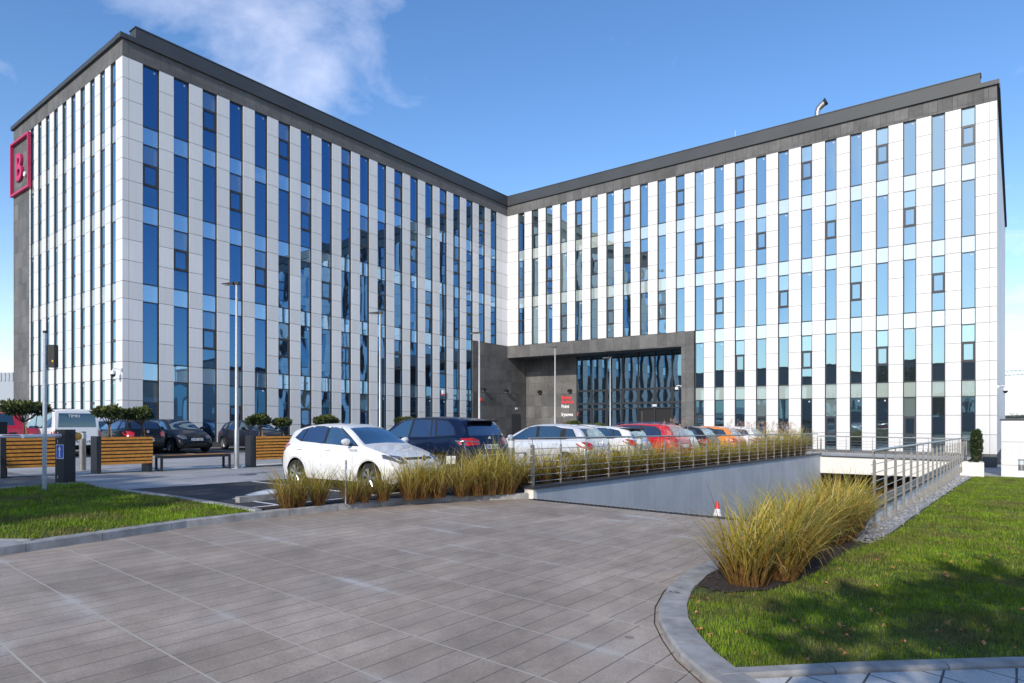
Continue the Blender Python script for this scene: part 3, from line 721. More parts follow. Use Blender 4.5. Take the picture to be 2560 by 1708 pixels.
# entrance curtain wall
cw = MB(); gl = MB(); cx0, cx1 = BX + 5.25, BX + 15.72; yb = BY + 2.85; n = 8
z0 = G(cx0, yb); zr = [z0, 2.75, 3.12, 4.3, 7.17]
for i in range(n + 1):
    x = cx0 + (cx1 - cx0) * min(1, i / 7.35) if i < n else cx1
    cw.box(x - .035, x + .035, yb - .1, yb + .05, z0, 7.16)
xs = [cx0 + (cx1 - cx0) * i / 7.35 for i in range(8)] + [cx1]
for z in zr[1:-1]: cw.box(cx0, cx1, yb - .09, yb + .05, z - .035, z + .035)
for i in range(8):
    for k in range(4):
        a, c = xs[i] + .035, xs[i + 1] - .035; zz0, zz1 = zr[k] + .035, zr[k + 1] - .035
        if k == 0 and i in (4, 5): continue
        e = 0
        if k in (0, 2) and (k == 2 or i < 3) and i < 7:
            e = .09; cw.box(a, a + e, yb - .07, yb + .02, zz0, zz1); cw.box(c - e, c, yb - .07, yb + .02, zz0, zz1); cw.box(a + e, c - e, yb - .069, yb + .02, zz0, zz0 + e); cw.box(a + e, c - e, yb - .069, yb + .02, zz1 - e, zz1)
        bulge = random.uniform(.001, .003); vs = []; nn = 6
        for q in range(nn + 1):
            for p in range(nn + 1):
                u_, w_ = p / nn, q / nn; ee = (1 - (2 * u_ - 1) ** 2) * (1 - (2 * w_ - 1) ** 2)
                vs.append((a + e + (c - a - 2 * e) * u_, yb - .03 + bulge * ee, zz0 + e + (zz1 - zz0 - 2 * e) * w_))
        gl.add(vs, [(q * (nn + 1) + p, q * (nn + 1) + p + 1, (q + 1) * (nn + 1) + p + 1, (q + 1) * (nn + 1) + p) for q in range(nn) for p in range(nn)])
cwo = cw.build('curtain_wall', 'frame', bld, world=True)
g_ = gl.build('curtain_glass', 'glass_teal', None, smooth=True, angle=180); g_.parent = cwo
for v in g_.data.vertices: v.co -= bld.location
b = MB(); b.box(xs[4] + .04, xs[6] - .04, yb + .02, yb + .06, z0, 2.7); b.build('doorway_dark_slab', 'black', bld, world=True)  # black slab standing in for the darkness inside the doorway
b = MB(); b.box(xs[4] + .3, xs[4] + .33, yb - .04, yb + .0, z0 + .1, 2.5); b.build('door_handle', 'steel', bld, world=True)
b = MB(); b.box(BX - .03, BX + .012, BY + .6, BY + 1.9, GZ, 2.35); b.build('side_door', 'frame', bld, world=True)
b = MB(); b.box(BX + .004, BX + .05, BY + 1.1, BY + 1.42, 2.75, 2.93); tag(b.build('exit_light', 'lampglass', bld, world=True))
b = MB(); b.box(xs[5] - .18, xs[5] + .18, yb - .14, yb - .1, 2.86, 3.02); b.build('exit_light', 'lampglass', bld, world=True)
# sign on the back wall
sg = thing('wall_lettering', (BX + 3.75, BY + 2.74, 2), label='red and white business name and address lettering on the stone wall by the entrance', cat='sign')
xs0 = 0.0
for i, (tx, z, m_) in enumerate([('Bielany', 3.62, 'letter_red'), ('Business', 3.26, 'letter_red'), ('Point', 2.87, 'white'), ('Irysowa', 2.18, 'white')]):
    text('lettering', tx, .40, m_, sg, (0, -.004, z - 2), (R(90), 0, 0), .02, bold=.012, xs=.92)
text('lettering', '1', .44, 'letter_red', sg, (1.52, -.004, .18), (R(90), 0, 0), .02, bold=.012)
# B logo
bs = thing('logo_sign', (BX - 14.25, BY - BL - .01, 17.5), label='raspberry red square frame sign with a large letter B on the left end wall', cat='sign')
b = MB(); W = 1.62; H = 1.67; t = .12
for x0, x1, a0, a1 in ((-W, -W + t, -H, H), (W - t, W, -H, H), (-W + t, W - t, H - t, H), (-W + t, W - t, -H, -H + t)): b.box(x0, x1, -.18, -.02, a0, a1)
b.build('frame', 'pink', bs)
text('letter', 'B', 2.35, 'pink', bs, (-.80, -.08, -.84), (R(90), 0, 0), .06, bold=.05, xs=.86)
b = MB(); b.lathe([(.0, -.10), (.15, -.10), (.15, -.02)], (.70, 0, -.68), 20, axis='y'); b.build('dot', 'white', bs)

# roof flue, antenna
fl = thing('roof_flue', (-10.75, 48.2, 21.35), label='bent stainless flue pipe standing on the right roof', cat='flue')
Xf = (2055 - 1280) / FPX
b = MB(); b.tube([(0, 0, -1.1), (0, 0, 1.75), (.12, 0, 2.05), (.4, 0, 2.25), (.75, 0, 2.42)], .30, 14); b.build('pipe', 'steel', fl, smooth=True); fl.scale = (.58, .58, .75)
b = MB(); b.tube([(.74, 0, 2.42), (1.0, 0, 2.56)], [.31, .36], 14); b.build('cowl', 'anthracite', fl, smooth=True)
an = MB(); an.tube([(0, 0, 0), (0, 0, 3.2)], [.02, .008], 5); o = an.build('roof_antenna', 'galv'); o.location = (-16.6, 49, 20.1); tag(o, 'thin white rod antenna on the right roof', 'antenna')

# ------------------------------------------------------------------ small things on the building
def dome_cam(loc, d, label):
    t = thing('security_camera', loc, math.atan2(d[1], d[0]), label=label, cat='security camera', group='security cameras on the facades')
    b = MB(); b.box(0, .05, -.06, .06, -.08, .08); b.tube([(.04, 0, .0), (.2, 0, .05), (.34, 0, .03), (.36, 0, -.05)], .025, 8); b.build('bracket', 'white', t, smooth=True)
    b = MB(); b.lathe([(.05, -.05), (.12, -.08), (.13, -.2), (.125, -.24)], (.36, 0, 0), 14); b.build('housing', 'white', t, smooth=True)
    b = MB(); b.lathe([(.12, -.241), (.11, -.3), (.06, -.36), (.01, -.38)], (.36, 0, 0), 14); b.build('dome', 'black', t, smooth=True)
dome_cam((BX - .05, BY - BL - .02, 4.15), (-.25, -1), 'white dome camera on the near corner of the left wing')
dome_cam((BX + BR + .02, BY + .3, 3.55), (1, -.25), 'white dome camera on the right corner of the right wing')
dome_cam((BX + 15.72, BY + .1, 4.2), (-1, -.3), 'dark armed dome camera on the pillar beside the glass entrance')
dome_cam((BX - BE - .1, BY - BL + .3, 3.9), (-1, -.1), 'dome camera sticking out beyond the far left corner')
def flood(loc, d, label):
    t = thing('floodlight', loc, math.atan2(d[1], d[0]), label=label, cat='floodlight', group='floodlights on the stone walls')
    b = MB(); b.box(0, .12, -.04, .04, -.03, .03); b.build('bracket', 'black', t)
    b = MB(); b.hexa([(.1, -.16, -.08), (.3, -.16, -.16), (.3, .16, -.16), (.1, .16, -.08), (.14, -.16, .1), (.34, -.16, .02), (.34, .16, .02), (.14, .16, .1)]); b.build('housing', 'black', t)
    b = MB(); b.box(.14, .28, -.12, .12, -.17, -.15); b.build('lens', 'lampglass', t)
for x, y, d, l in [(BX + .01, 41.4, (1, 0), 'black floodlight on the dark wall above the red siren'), (BX + .01, 44.4, (1, 0), 'black floodlight on the dark side wall near the recess'),
                   (BX + 1.6, BY + 2.73, (0, -1), 'black floodlight on the stone wall left of the lettering'), (BX + 4.7, BY + 2.73, (0, -1), 'black floodlight right above the lettering')]:
    flood((x, y, 4.35), d, l)
b = MB(); b.lathe([(.16, 0), (.17, .04), (.13, .12), (.02, .14)], (0, 0, 0), 14, axis='x'); o = b.build('alarm_siren', 'red', smooth=True); o.location = (BX + .01, 41.2, 3.45); tag(o, 'round red alarm siren on the dark stone wall', 'siren')
t = thing('alarm_siren', (BX + .01, 36.75, 3.8), label='white alarm siren with red base between two window strips', cat='siren')
b = MB(); b.box(0, .1, -.12, .12, -.02, .28); b.build('housing', 'white', t); b = MB(); b.box(0, .11, -.1, .1, -.12, -.022); b.build('beacon', 'red', t)

# ------------------------------------------------------------------ cars
def curve(pts):
    xs = [p[0] for p in pts]; zs = [p[1] for p in pts]; n = len(pts)
    m = []
    for i in range(n):
        if i == 0: m.append((zs[1] - zs[0]) / (xs[1] - xs[0]))
        elif i == n - 1: m.append((zs[-1] - zs[-2]) / (xs[-1] - xs[-2]))
        else:
            a = (zs[i] - zs[i - 1]) / (xs[i] - xs[i - 1]); c = (zs[i + 1] - zs[i]) / (xs[i + 1] - xs[i])
            m.append(0 if a * c <= 0 else 2 * a * c / (a + c))
    def f(x):
        if x <= xs[0]: return zs[0]
        if x >= xs[-1]: return zs[-1]
        for i in range(n - 1):
            if x <= xs[i + 1]:
                h = xs[i + 1] - xs[i]; t = (x - xs[i]) / h
                return (1 + 2 * t) * (1 - t) ** 2 * zs[i] + t * (1 - t) ** 2 * h * m[i] + t * t * (3 - 2 * t) * zs[i + 1] + t * t * (t - 1) * h * m[i + 1]
    return f
PAINT = {}
def paint(col, metal=0.0, rough=.32):
    k = (col, metal)
    if k not in PAINT:
        PAINT[k] = mat('car_paint', col, rough, metal, coat=1 if max(col) > .1 else .45, spec=.5 if max(col) > .1 else .15)
    return PAINT[k]
CAR = {}
# shape tables: distances from the front bumper; L length, W half width, profile top, belt line, cabin
CAR['hatch'] = dict(L=3.97, W=.84, top=[(0, .50), (.03, .60), (.12, .70), (.35, .80), (.95, .965), (1.08, 1.0), (1.75, 1.36), (2.1, 1.44), (2.6, 1.455), (3.1, 1.42), (3.5, 1.35), (3.62, 1.30), (3.80, 1.0), (3.90, .92), (3.95, .72), (3.97, .55)],
    belt=[(0, .44), (.1, .58), (.5, .72), (1.0, .86), (1.4, .92), (2.6, .97), (3.5, 1.03), (3.7, .98), (3.85, .82), (3.97, .5)], plan=[(0, .62), (.06, .70), (.25, .79), (.6, .83), (1.2, .84), (3.0, .84), (3.6, .80), (3.85, .74), (3.97, .62)],
    roofw=[(0, .45), (.2, .62), (1.0, .70), (1.75, .56), (2.6, .56), (3.4, .54), (3.7, .58), (3.97, .5)], bot=[(0, .36), (.05, .24), (.2, .19), (3.8, .2), (3.93, .28), (3.97, .38)],
    wheels=(.78, 3.25), wr=.31,
    side=[[(1.52, .99), (1.27, .985), (1.95, 1.35), (2.28, 1.385), (2.28, 1.0)], [(2.36, 1.0), (2.36, 1.387), (2.9, 1.37), (3.05, 1.34), (3.13, 1.06)], [(3.17, 1.07), (3.11, 1.33), (3.3, 1.29), (3.42, 1.13)]],
    ws=[(1.13, .62), (1.75, .50), (1.75, -.50), (1.13, -.62)], rear=[(-.52, 1.04), (-.46, 1.31), (.46, 1.31), (.52, 1.04)],
    head=[(.42, .62), (.45, .76), (.70, .80), (.74, .72), (.6, .61)], tail=[(.50, .80), (.48, .98), (.70, 1.04), (.78, .98), (.76, .82)], grille=[(-.40, .69), (-.40, .735), (.40, .735), (.40, .69)],
    lower=[(-.42, .27), (-.46, .42), (.46, .42), (.42, .27)], plate=(.47, .86))
CAR['suv'] = dict(L=4.66, W=.945, top=[(0, .60), (.03, .75), (.12, .88), (.4, .98), (1.1, 1.07), (1.25, 1.10), (1.95, 1.54), (2.4, 1.62), (3.0, 1.645), (3.7, 1.62), (4.15, 1.56), (4.25, 1.52), (4.46, 1.18), (4.56, 1.08), (4.63, .84), (4.66, .6)],
    belt=[(0, .5), (.12, .75), (.6, .90), (1.2, 1.0), (2.0, 1.05), (3.4, 1.10), (4.1, 1.14), (4.4, 1.08), (4.55, .9), (4.66, .55)], plan=[(0, .66), (.08, .78), (.3, .88), (.8, .935), (1.4, .945), (3.5, .945), (4.2, .91), (4.5, .85), (4.66, .74)],
    roofw=[(0, .5), (.3, .70), (1.2, .76), (2.0, .62), (3.0, .63), (4.0, .60), (4.4, .66), (4.66, .55)], bot=[(0, .42), (.06, .32), (.25, .25), (4.4, .27), (4.6, .36), (4.66, .46)],
    wheels=(.86, 3.73), wr=.36,
    side=[[(1.68, 1.12), (1.5, 1.12), (2.18, 1.53), (2.52, 1.565), (2.52, 1.12)], [(2.6, 1.13), (2.6, 1.57), (3.2, 1.565), (3.32, 1.14)], [(3.36, 1.14), (3.24, 1.563), (3.33, 1.56), (3.50, 1.15)], [(3.55, 1.16), (3.40, 1.555), (3.75, 1.52), (4.02, 1.35), (4.12, 1.19)]],
    ws=[(1.32, .70), (1.97, .56), (1.97, -.56), (1.32, -.70)], rear=[(-.66, 1.17), (-.56, 1.50), (.56, 1.50), (.66, 1.17)],
    head=[(.44, .80), (.46, .93), (.76, .98), (.84, .90), (.7, .80)], tail=[(.42, .96), (.42, 1.06), (.60, 1.12), (.9, 1.10), (.93, .98), (.8, .93)], grille=[(-.42, .6), (-.46, .85), (.46, .85), (.42, .6)],
    lower=[(-.5, .33), (-.5, .46), (.5, .46), (.5, .33)], plate=(.9, .9))
CAR['hatch307'] = dict(CAR['hatch'], L=4.2, W=.87, top=[(0, .50), (.03, .62), (.12, .72), (.4, .86), (.9, 1.0), (1.7, 1.40), (2.1, 1.49), (2.6, 1.51), (3.1, 1.49), (3.6, 1.41), (3.74, 1.34), (4.02, 1.02), (4.12, .92), (4.18, .72), (4.2, .5)],
    belt=[(0, .44), (.1, .6), (.5, .76), (1.0, .90), (1.5, .95), (2.8, 1.0), (3.7, 1.02), (3.9, .96), (4.1, .8), (4.2, .5)], plan=[(0, .62), (.06, .72), (.25, .81), (.6, .86), (1.2, .87), (3.2, .87), (3.8, .83), (4.08, .77), (4.2, .64)],
    roofw=[(0, .45), (.2, .62), (.9, .72), (1.7, .58), (2.6, .58), (3.6, .56), (3.9, .62), (4.2, .52)], bot=[(0, .36), (.05, .24), (.2, .19), (4.0, .22), (4.15, .3), (4.2, .4)], wheels=(.8, 3.41), wr=.31,
    side=[[(1.5, 1.03), (1.22, 1.02), (1.85, 1.37), (2.2, 1.42), (2.25, 1.03)], [(2.36, 1.03), (2.31, 1.425), (2.85, 1.42), (3.12, 1.36), (3.12, 1.12), (3.05, 1.04)], [(3.32, 1.06), (3.28, 1.36), (3.50, 1.33), (3.66, 1.12)]],
    ws=[(1.0, .64), (1.7, .52), (1.7, -.52), (1.0, -.64)], rear=[(-.58, 1.06), (-.50, 1.36), (.50, 1.36), (.58, 1.06)], tail=[(.54, .74), (.50, .90), (.62, .96), (.84, .96), (.87, .86), (.74, .74)], plate=(.6, .6))
CAR['wagon'] = dict(CAR['suv'], L=4.65, W=.90, top=[(0, .56), (.03, .68), (.12, .78), (.4, .88), (1.1, 1.0), (1.95, 1.44), (2.4, 1.54), (3.0, 1.565), (3.8, 1.55), (4.15, 1.50), (4.28, 1.42), (4.5, 1.1), (4.58, 1.0), (4.63, .8), (4.65, .6)],
    belt=[(0, .5), (.12, .68), (.6, .84), (1.2, .94), (2.0, .98), (3.4, 1.02), (4.1, 1.05), (4.4, 1.0), (4.55, .85), (4.65, .55)], plan=[(0, .62), (.08, .74), (.3, .84), (.8, .89), (1.4, .90), (3.5, .90), (4.2, .87), (4.5, .81), (4.65, .7)],
    wheels=(.86, 3.6), wr=.33, bot=[(0, .40), (.06, .28), (.25, .22), (4.4, .25), (4.6, .34), (4.65, .44)],
    side=[[(1.68, 1.05), (1.45, 1.04), (2.14, 1.43), (2.5, 1.48), (2.5, 1.05)], [(2.58, 1.05), (2.58, 1.485), (3.2, 1.485), (3.34, 1.07)], [(3.42, 1.08), (3.30, 1.48), (3.8, 1.44), (4.02, 1.30), (4.05, 1.12)]],
    rear=[(-.62, 1.10), (-.54, 1.43), (.54, 1.43), (.62, 1.10)], tail=[(.5, .86), (.48, 1.0), (.84, 1.08), (.88, .9), (.7, .85)], plate=(.78, .78))
CAR['van'] = dict(L=4.4, W=.88, top=[(0, .56), (.03, .70), (.12, .82), (.35, .92), (.95, 1.05), (1.1, 1.12), (1.75, 1.66), (2.1, 1.79), (2.6, 1.82), (4.1, 1.82), (4.28, 1.78), (4.34, 1.5), (4.37, .9), (4.40, .55)],
    belt=[(0, .5), (.12, .7), (.5, .85), (1.2, 1.0), (2.0, 1.05), (4.2, 1.08), (4.34, 1.0), (4.4, .5)], plan=[(0, .62), (.08, .75), (.3, .84), (.8, .88), (4.2, .88), (4.35, .86), (4.4, .8)],
    roofw=[(0, .5), (.3, .70), (1.1, .76), (1.9, .70), (4.2, .72), (4.4, .74)], bot=[(0, .42), (.06, .3), (.25, .22), (4.2, .24), (4.35, .3), (4.4, .4)], wheels=(.82, 3.5), wr=.32,
    side=[[(1.6, 1.08), (1.35, 1.06), (1.98, 1.60), (2.35, 1.66), (2.35, 1.09)], [(2.45, 1.1), (2.45, 1.67), (3.2, 1.67), (3.2, 1.1)], [(3.3, 1.1), (3.3, 1.67), (4.05, 1.66), (4.05, 1.12)]],
    ws=[(1.15, .66), (1.75, .58), (1.75, -.58), (1.15, -.66)], rear=[(-.66, 1.12), (-.62, 1.66), (.62, 1.66), (.66, 1.12)],
    head=[(.42, .66), (.45, .84), (.70, .88), (.76, .78), (.6, .64)], tail=[(.74, .72), (.74, 1.0), (.86, 1.0), (.86, .72)], grille=[(-.40, .66), (-.40, .78), (.40, .78), (.40, .66)],
    lower=[(-.5, .3), (-.5, .42), (.5, .42), (.5, .3)], plate=(.47, .80))
CAR['pickup'] = dict(CAR['van'], L=5.2, W=.90, top=[(0, .62), (.04, .8), (.15, .92), (.5, 1.0), (1.2, 1.08), (1.95, 1.6), (2.3, 1.76), (2.8, 1.78), (3.2, 1.74), (3.45, 1.60), (3.56, 1.2), (3.62, 1.08), (5.15, 1.08), (5.2, .6)],
    belt=[(0, .55), (.12, .8), (.6, .95), (1.3, 1.03), (3.4, 1.06), (5.1, 1.04), (5.2, .55)], plan=[(0, .66), (.08, .78), (.3, .86), (.8, .90), (5.1, .90), (5.2, .86)],
    roofw=[(0, .5), (.3, .72), (1.2, .78), (2.2, .62), (3.3, .60), (3.6, .80), (5.2, .84)], bot=[(0, .5), (.06, .42), (.25, .38), (5.0, .42), (5.2, .5)], wheels=(.92, 4.0), wr=.36,
    side=[[(1.75, 1.10), (1.55, 1.09), (2.2, 1.60), (2.5, 1.66), (2.5, 1.11)], [(2.6, 1.11), (2.6, 1.66), (3.2, 1.62), (3.35, 1.13)]], ws=[(1.3, .68), (1.95, .54), (1.95, -.54), (1.3, -.68)],
    rear=[(-.5, 1.18), (-.44, 1.62), (.44, 1.62), (.5, 1.18)], tail=[(.78, .78), (.78, 1.0), (.88, 1.0), (.88, .78)], plate=(.5, .55))
CAR['coupe'] = dict(CAR['hatch307'], L=4.3, W=.88)

def patch(body, axis, poly, material, name, parent, off=.006, step=.07, thick=0):
    pts = [Vector(p) for p in poly]; n = len(pts); bd = []
    for a, c in zip(pts, pts[1:] + pts[:1]):
        k = max(1, int((c - a).length / step)); bd += [a.lerp(c, i / k) for i in range(k)]
    nb_ = len(bd); allp = list(bd)
    x0, x1 = min(p.x for p in pts), max(p.x for p in pts); y0, y1 = min(p.y for p in pts), max(p.y for p in pts)
    x = x0 + step / 2
    while x < x1:
        y = y0 + step / 2
        while y < y1:
            if inside([(p.x, p.y) for p in pts], x, y): allp.append(Vector((x, y)))
            y += step
        x += step
    V, E, F_, *_ = delaunay_2d_cdt(allp, [(i, (i + 1) % nb_) for i in range(nb_)], [], 1, 1e-5)
    b = MB(); vs = []
    for p in V:
        if axis[0] == 's': sgn = axis[1]; o = Vector((p.x, 5 * sgn, p.y)); d = Vector((0, -sgn, 0))
        elif axis[0] == 't': o = Vector((p.x, p.y, 5)); d = Vector((0, 0, -1))
        else: sgn = axis[1]; o = Vector((8 * sgn, p.x, p.y)); d = Vector((-sgn, 0, 0))
        hit = body.ray_cast(o, d)
        if hit[0] is None: vs.append(None)
        else:
            nn = hit[1] if hit[1].dot(d) < 0 else -hit[1]
            vs.append(hit[0] + nn * off)
    ok = [tuple(f) for f in F_ if all(vs[i] is not None for i in f)]
    b.add([v if v is not None else (0, 0, 0) for v in vs], ok)
    if not ok: return None
    # drop unused verts
    used = sorted({i for f in ok for i in f}); mp = {i: k for k, i in enumerate(used)}
    b.v = [b.v[i] for i in used]; b.f = [tuple(mp[i] for i in f) for f in ok]
    return b.build(name, material, parent, smooth=True, angle=180)
def make_wheel(parent, c, side, r, wdt, hub='rim', spokes=7):
    b = MB(); s = side
    b.lathe([(r * .62, -wdt / 2), (r * .93, -wdt / 2), (r, -wdt / 2 + .03), (r, wdt / 2 - .03), (r * .93, wdt / 2), (r * .66, wdt / 2)], (0, 0, 0), 30, axis='y', cap=False)
    o = b.build('wheel', 'rubber', parent, smooth=True); o.location = c
    b = MB(); y = s * (wdt / 2 - .015)
    b.lathe([(r * .60, y - .01 * s), (r * .66, y + .012 * s), (r * .68, y + .012 * s), (r * .68, y - .03 * s)], (0, 0, 0), 30, axis='y', cap=False)
    b.lathe([(.002, y + .012 * s), (.055, y + .012 * s), (.06, y - .02 * s)], (0, 0, 0), 14, axis='y')
    for k in range(spokes):
        for dd in (-.13, .13):
            a = 2 * math.pi * k / spokes; p0 = Vector((math.cos(a) * .045, y, math.sin(a) * .045)); p1 = Vector((math.cos(a + dd) * r * .66, y + .004 * s, math.sin(a + dd) * r * .66))
            b.tube([p0, p1], .017, 5)
    m_ = b.build('rim', hub, o, smooth=True)
    b = MB(); b.lathe([(.01, y - .07 * s), (r * .6, y - .07 * s), (r * .6, y - .08 * s)], (0, 0, 0), 20, axis='y'); b.build('brake_disc', 'black', o)
def make_car(kind, loc, rz, col, label, metal=0, rear_plate=None, front_plate=None, dark=False, detail=2, lightcol='redlens', roofrail=False, group='cars parked in the lot', spoiler=None, hub='rim', scale=1, cat='car', name='parked_car'):
    c = CAR[kind]; L = c['L']; W = c['W']; wr = c['wr']
    top, belt, plan, roofw, bot = (curve(c[k]) for k in ('top', 'belt', 'plan', 'roofw', 'bot'))
    root = thing(name, loc, rz, label, cat, group)
    xs = set(); n = 60
    for i in range(n + 1): xs.add(round(L * (1 - math.cos(math.pi * i / n)) / 2, 4))
    Ra = wr + .055
    for wx in c['wheels']:
        for k in range(13):
            xs.add(round(wx - Ra * math.cos(math.pi * k / 12), 4))
        xs.add(round(wx - Ra - .002, 4)); xs.add(round(wx + Ra + .002, 4))
    xs = sorted(xs); rings = []
    for x in xs:
        t, be, pw, rwd, zb = top(x), belt(x), plan(x), roofw(x), bot(x)
        be = min(be, t - .03); arch = None
        for wx in c['wheels']:
            dx = x - wx
            if abs(dx) <= Ra: arch = wr + math.sqrt(max(0, Ra * Ra - dx * dx))
        z1 = max(zb, arch) if arch else zb
        zm = zb + (be - zb) * .52
        flare = .012 if arch else 0
        pts = [(0, z1), (pw * .80, z1), (pw * (.93 if not arch else .985) + flare, z1 + (.0 if arch else .02)), (pw * .985 + flare, max(z1 + .012, zb + (be - zb) * .22)), (pw + flare, max(z1 + .03, zm)), (pw * .99, max(z1 + .05, zm + (be - zm) * .55)), (pw * .955, max(z1 + .07, be - .02)), (min(pw * .93, max(pw * .9, rwd)), max(z1 + .08, be + .015))]
        rz_ = t - .055 if t - be > .2 else t - .02
        rwd = min(rwd, pw * .9)
        pts += [(rwd + .02 * (t - be > .2), rz_), (rwd * .93, t - .018), (rwd * .6, t), (0, t + .012)]
        rings.append([(L / 2 - x, y, z) for y, z in pts] + [(L / 2 - x, -y, z) for y, z in pts[-2:0:-1]])
    b = MB(); m_ = len(rings[0]); vs = [v for r_ in rings for v in r_]; fs = []; ms = []
    hN = 12
    for i in range(len(rings) - 1):
        for k in range(m_):
            fs.append((i * m_ + k, i * m_ + (k + 1) % m_, (i + 1) * m_ + (k + 1) % m_, (i + 1) * m_ + k)); ms.append(1 if k in (0, 1, m_ - 1, m_ - 2) else 0)
    b.v = vs; b.f = fs; b.m = ms
    b.add(rings[0], [tuple(range(m_))], 0); b.add(rings[-1], [tuple(range(m_))], 0)
    body = b.build('body', [paint(col, metal), 'black'], root, smooth=True, angle=32)
    bm_ = bmesh.new(); bm_.from_mesh(body.data); bv = BVHTree.FromBMesh(bm_)
    fx = lambda x: L / 2 - x
    gd = 'carglass_dark' if dark else 'carglass'
    for s in (1, -1):
        for i, poly in enumerate(c['side']):
            patch(bv, ('s', s), [(fx(x), z) for x, z in poly], 'carglass' if (i == 0 or not dark) else 'carglass_dark', 'side_window', root)
        if detail > 1:
            # dark surround band behind the glass line
            allx = [p for poly in c['side'] for p in poly]
            zlo = [min(p[1] for p in poly) for poly in c['side']]
            poly = [(fx(c['side'][0][1][0] - .06), c['side'][0][1][1] - .02)] + [(fx(c['side'][0][2][0] - .02), c['side'][0][2][1] + .022)] + [(fx(p[0]), p[1] + .022) for q in c['side'] for p in q[2:-1] if p[1] > 1.25] + [(fx(c['side'][-1][-1][0] + .04), c['side'][-1][-1][1] - .005)] + [(fx(c['side'][-1][0][0]), c['side'][-1][0][1] - .022)] + [(fx(c['side'][0][0][0]), c['side'][0][0][1] - .022)]
            patch(bv, ('s', s), poly, 'black', 'window_trim', root, off=.003)
            # door lines and handles
            for dx in ((c['side'][0][-1][0] + .06), (c['side'][-2][-1][0] + .02 if len(c['side']) > 2 else L * .7), c['side'][0][1][0] + .02):
                patch(bv, ('s', s), [(fx(dx), .32), (fx(dx) + .006, .32), (fx(dx) + .006, .97), (fx(dx), .97)], 'black', 'door_gap', root, off=.002, step=.2)
            for q in (0, 1):
                hx = c['side'][q][-1][0] - .16 if q == 0 else c['side'][1][-1][0] - .02
                hzt = c['belt'][4][1] - .06
                patch(bv, ('s', s), [(fx(hx) - .1, hzt), (fx(hx) - .1, hzt + .03), (fx(hx) + .09, hzt + .03), (fx(hx) + .09, hzt)], paint(col, metal), 'door_handle', root, off=.03, step=.05)
        patch(bv, ('f', 1), [(s * y, z) for y, z in c['head']], 'clearlens', 'headlight', root, off=.008)
        tl = patch(bv, ('f', -1), [(s * y, z) for y, z in c['tail']], lightcol, 'taillight', root, off=.01)
        bx_ = c['side'][0][1][0] + .16
        y_ = W * .985; mz = c['side'][0][1][1] + .05
        mm = MB(); mm.tube([(fx(bx_), s * (y_ - .12), mz - .04), (fx(bx_), s * (y_ + .03), mz - .01)], .02, 6, 1)
        mm.lathe([(.03, -.02), (.075, .0), (.085, .05), (.05, .085), (.01, .09)], (0, 0, 0), 12, 0)
        k0 = len(mm.v) - 60
        mm.v[k0:] = [(fx(bx_) + v[2] * 1.0 - .03, s * (y_ + .07) + v[1] * 1.35, mz + .03 + v[0] * .85) for v in mm.v[k0:]]
        mm.build('mirror', [paint(col, metal) if detail > 1 else 'black', 'black'], root, smooth=True)
        for wx in c['wheels']:
            make_wheel(root, (fx(wx), s * (plan(wx) - .10), wr), s, wr, .2, hub)
    patch(bv, ('t',), [(fx(x), y) for x, y in c['ws']], 'carglass', 'windshield', root)
    patch(bv, ('f', -1), c['rear'], gd, 'rear_window', root)
    patch(bv, ('f', 1), c['grille'], 'black', 'grille', root)
    patch(bv, ('f', 1), c['lower'], 'black', 'lower_grille', root)
    patch(bv, ('f', -1), [(-W * .7, .30), (-W * .75, .42), (W * .75, .42), (W * .7, .30)], 'black', 'rear_bumper_trim', root)
    # underbody
    b = MB(); b.box(-L / 2 + .35, L / 2 - .3, -W + .3, W - .3, bot(L / 2) + .0, bot(L / 2) + .35); b.build('underbody', 'black', root)
    for sgn, pl, pz_ in ((1, front_plate, c['plate'][0]), (-1, rear_plate, c['plate'][1])):
        if not pl: continue
        hit = bv.ray_cast(Vector((8 * sgn, 0, pz_)), Vector((-sgn, 0, 0)))
        x_ = hit[0].x + sgn * .012
        b = MB(); b.box(-.26, .26, -.006, .006, -.056, .056)
        po = b.build('licence_plate', 'white', root); po.location = (x_, 0, pz_); po.rotation_euler = (R(-8) if sgn < 0 else 0, 0, R(90) * sgn)
        b = MB(); b.box(-.26, -.222, -.009, -.0062, -.056, .056); b.build('country_band', 'blue', po)
        if pl.strip(): text('plate_text', pl, .125, 'letter_black', po, (.02, -.0075, -.044), (R(90), 0, 0), .001, 'CENTER', bold=.002, xs=.78)
    if roofrail:
        for s in (1, -1):
            b = MB(); b.tube([(fx(x), s * (roofw(x) - .03), top(x) + (.045 if 0 < i < 4 else 0)) for i, x in enumerate((2.05, 2.35, 2.9, 3.6, 4.0))], .014, 6); b.build('roof_rail', 'chrome', root, smooth=True)
    if spoiler:
        x_ = max(p[0] for p in c['top'] if p[1] > 1.3); z_ = top(x_)
        b = MB(); b.hexa([(fx(x_) - .16, -.5, z_ - .0), (fx(x_) + .2, -.52, z_ + .02), (fx(x_) + .2, .52, z_ + .02), (fx(x_) - .16, .5, z_), (fx(x_) - .17, -.48, z_ + .03), (fx(x_) + .2, -.5, z_ + .045), (fx(x_) + .2, .5, z_ + .045), (fx(x_) - .17, .48, z_ + .03)])
        b.build('spoiler', spoiler if isinstance(spoiler, str) else paint(col, metal), root)
    bm_.free()
    return root, bv, c
def at(x, y): return (x, y, G(x, y) + .006)
def rear_at(V, U, kind):  # car heading -x with its rear bumper at x=V
    return at(V - CAR[kind]['L'] / 2, U)
EASTW = 0.0; WESTW = math.pi
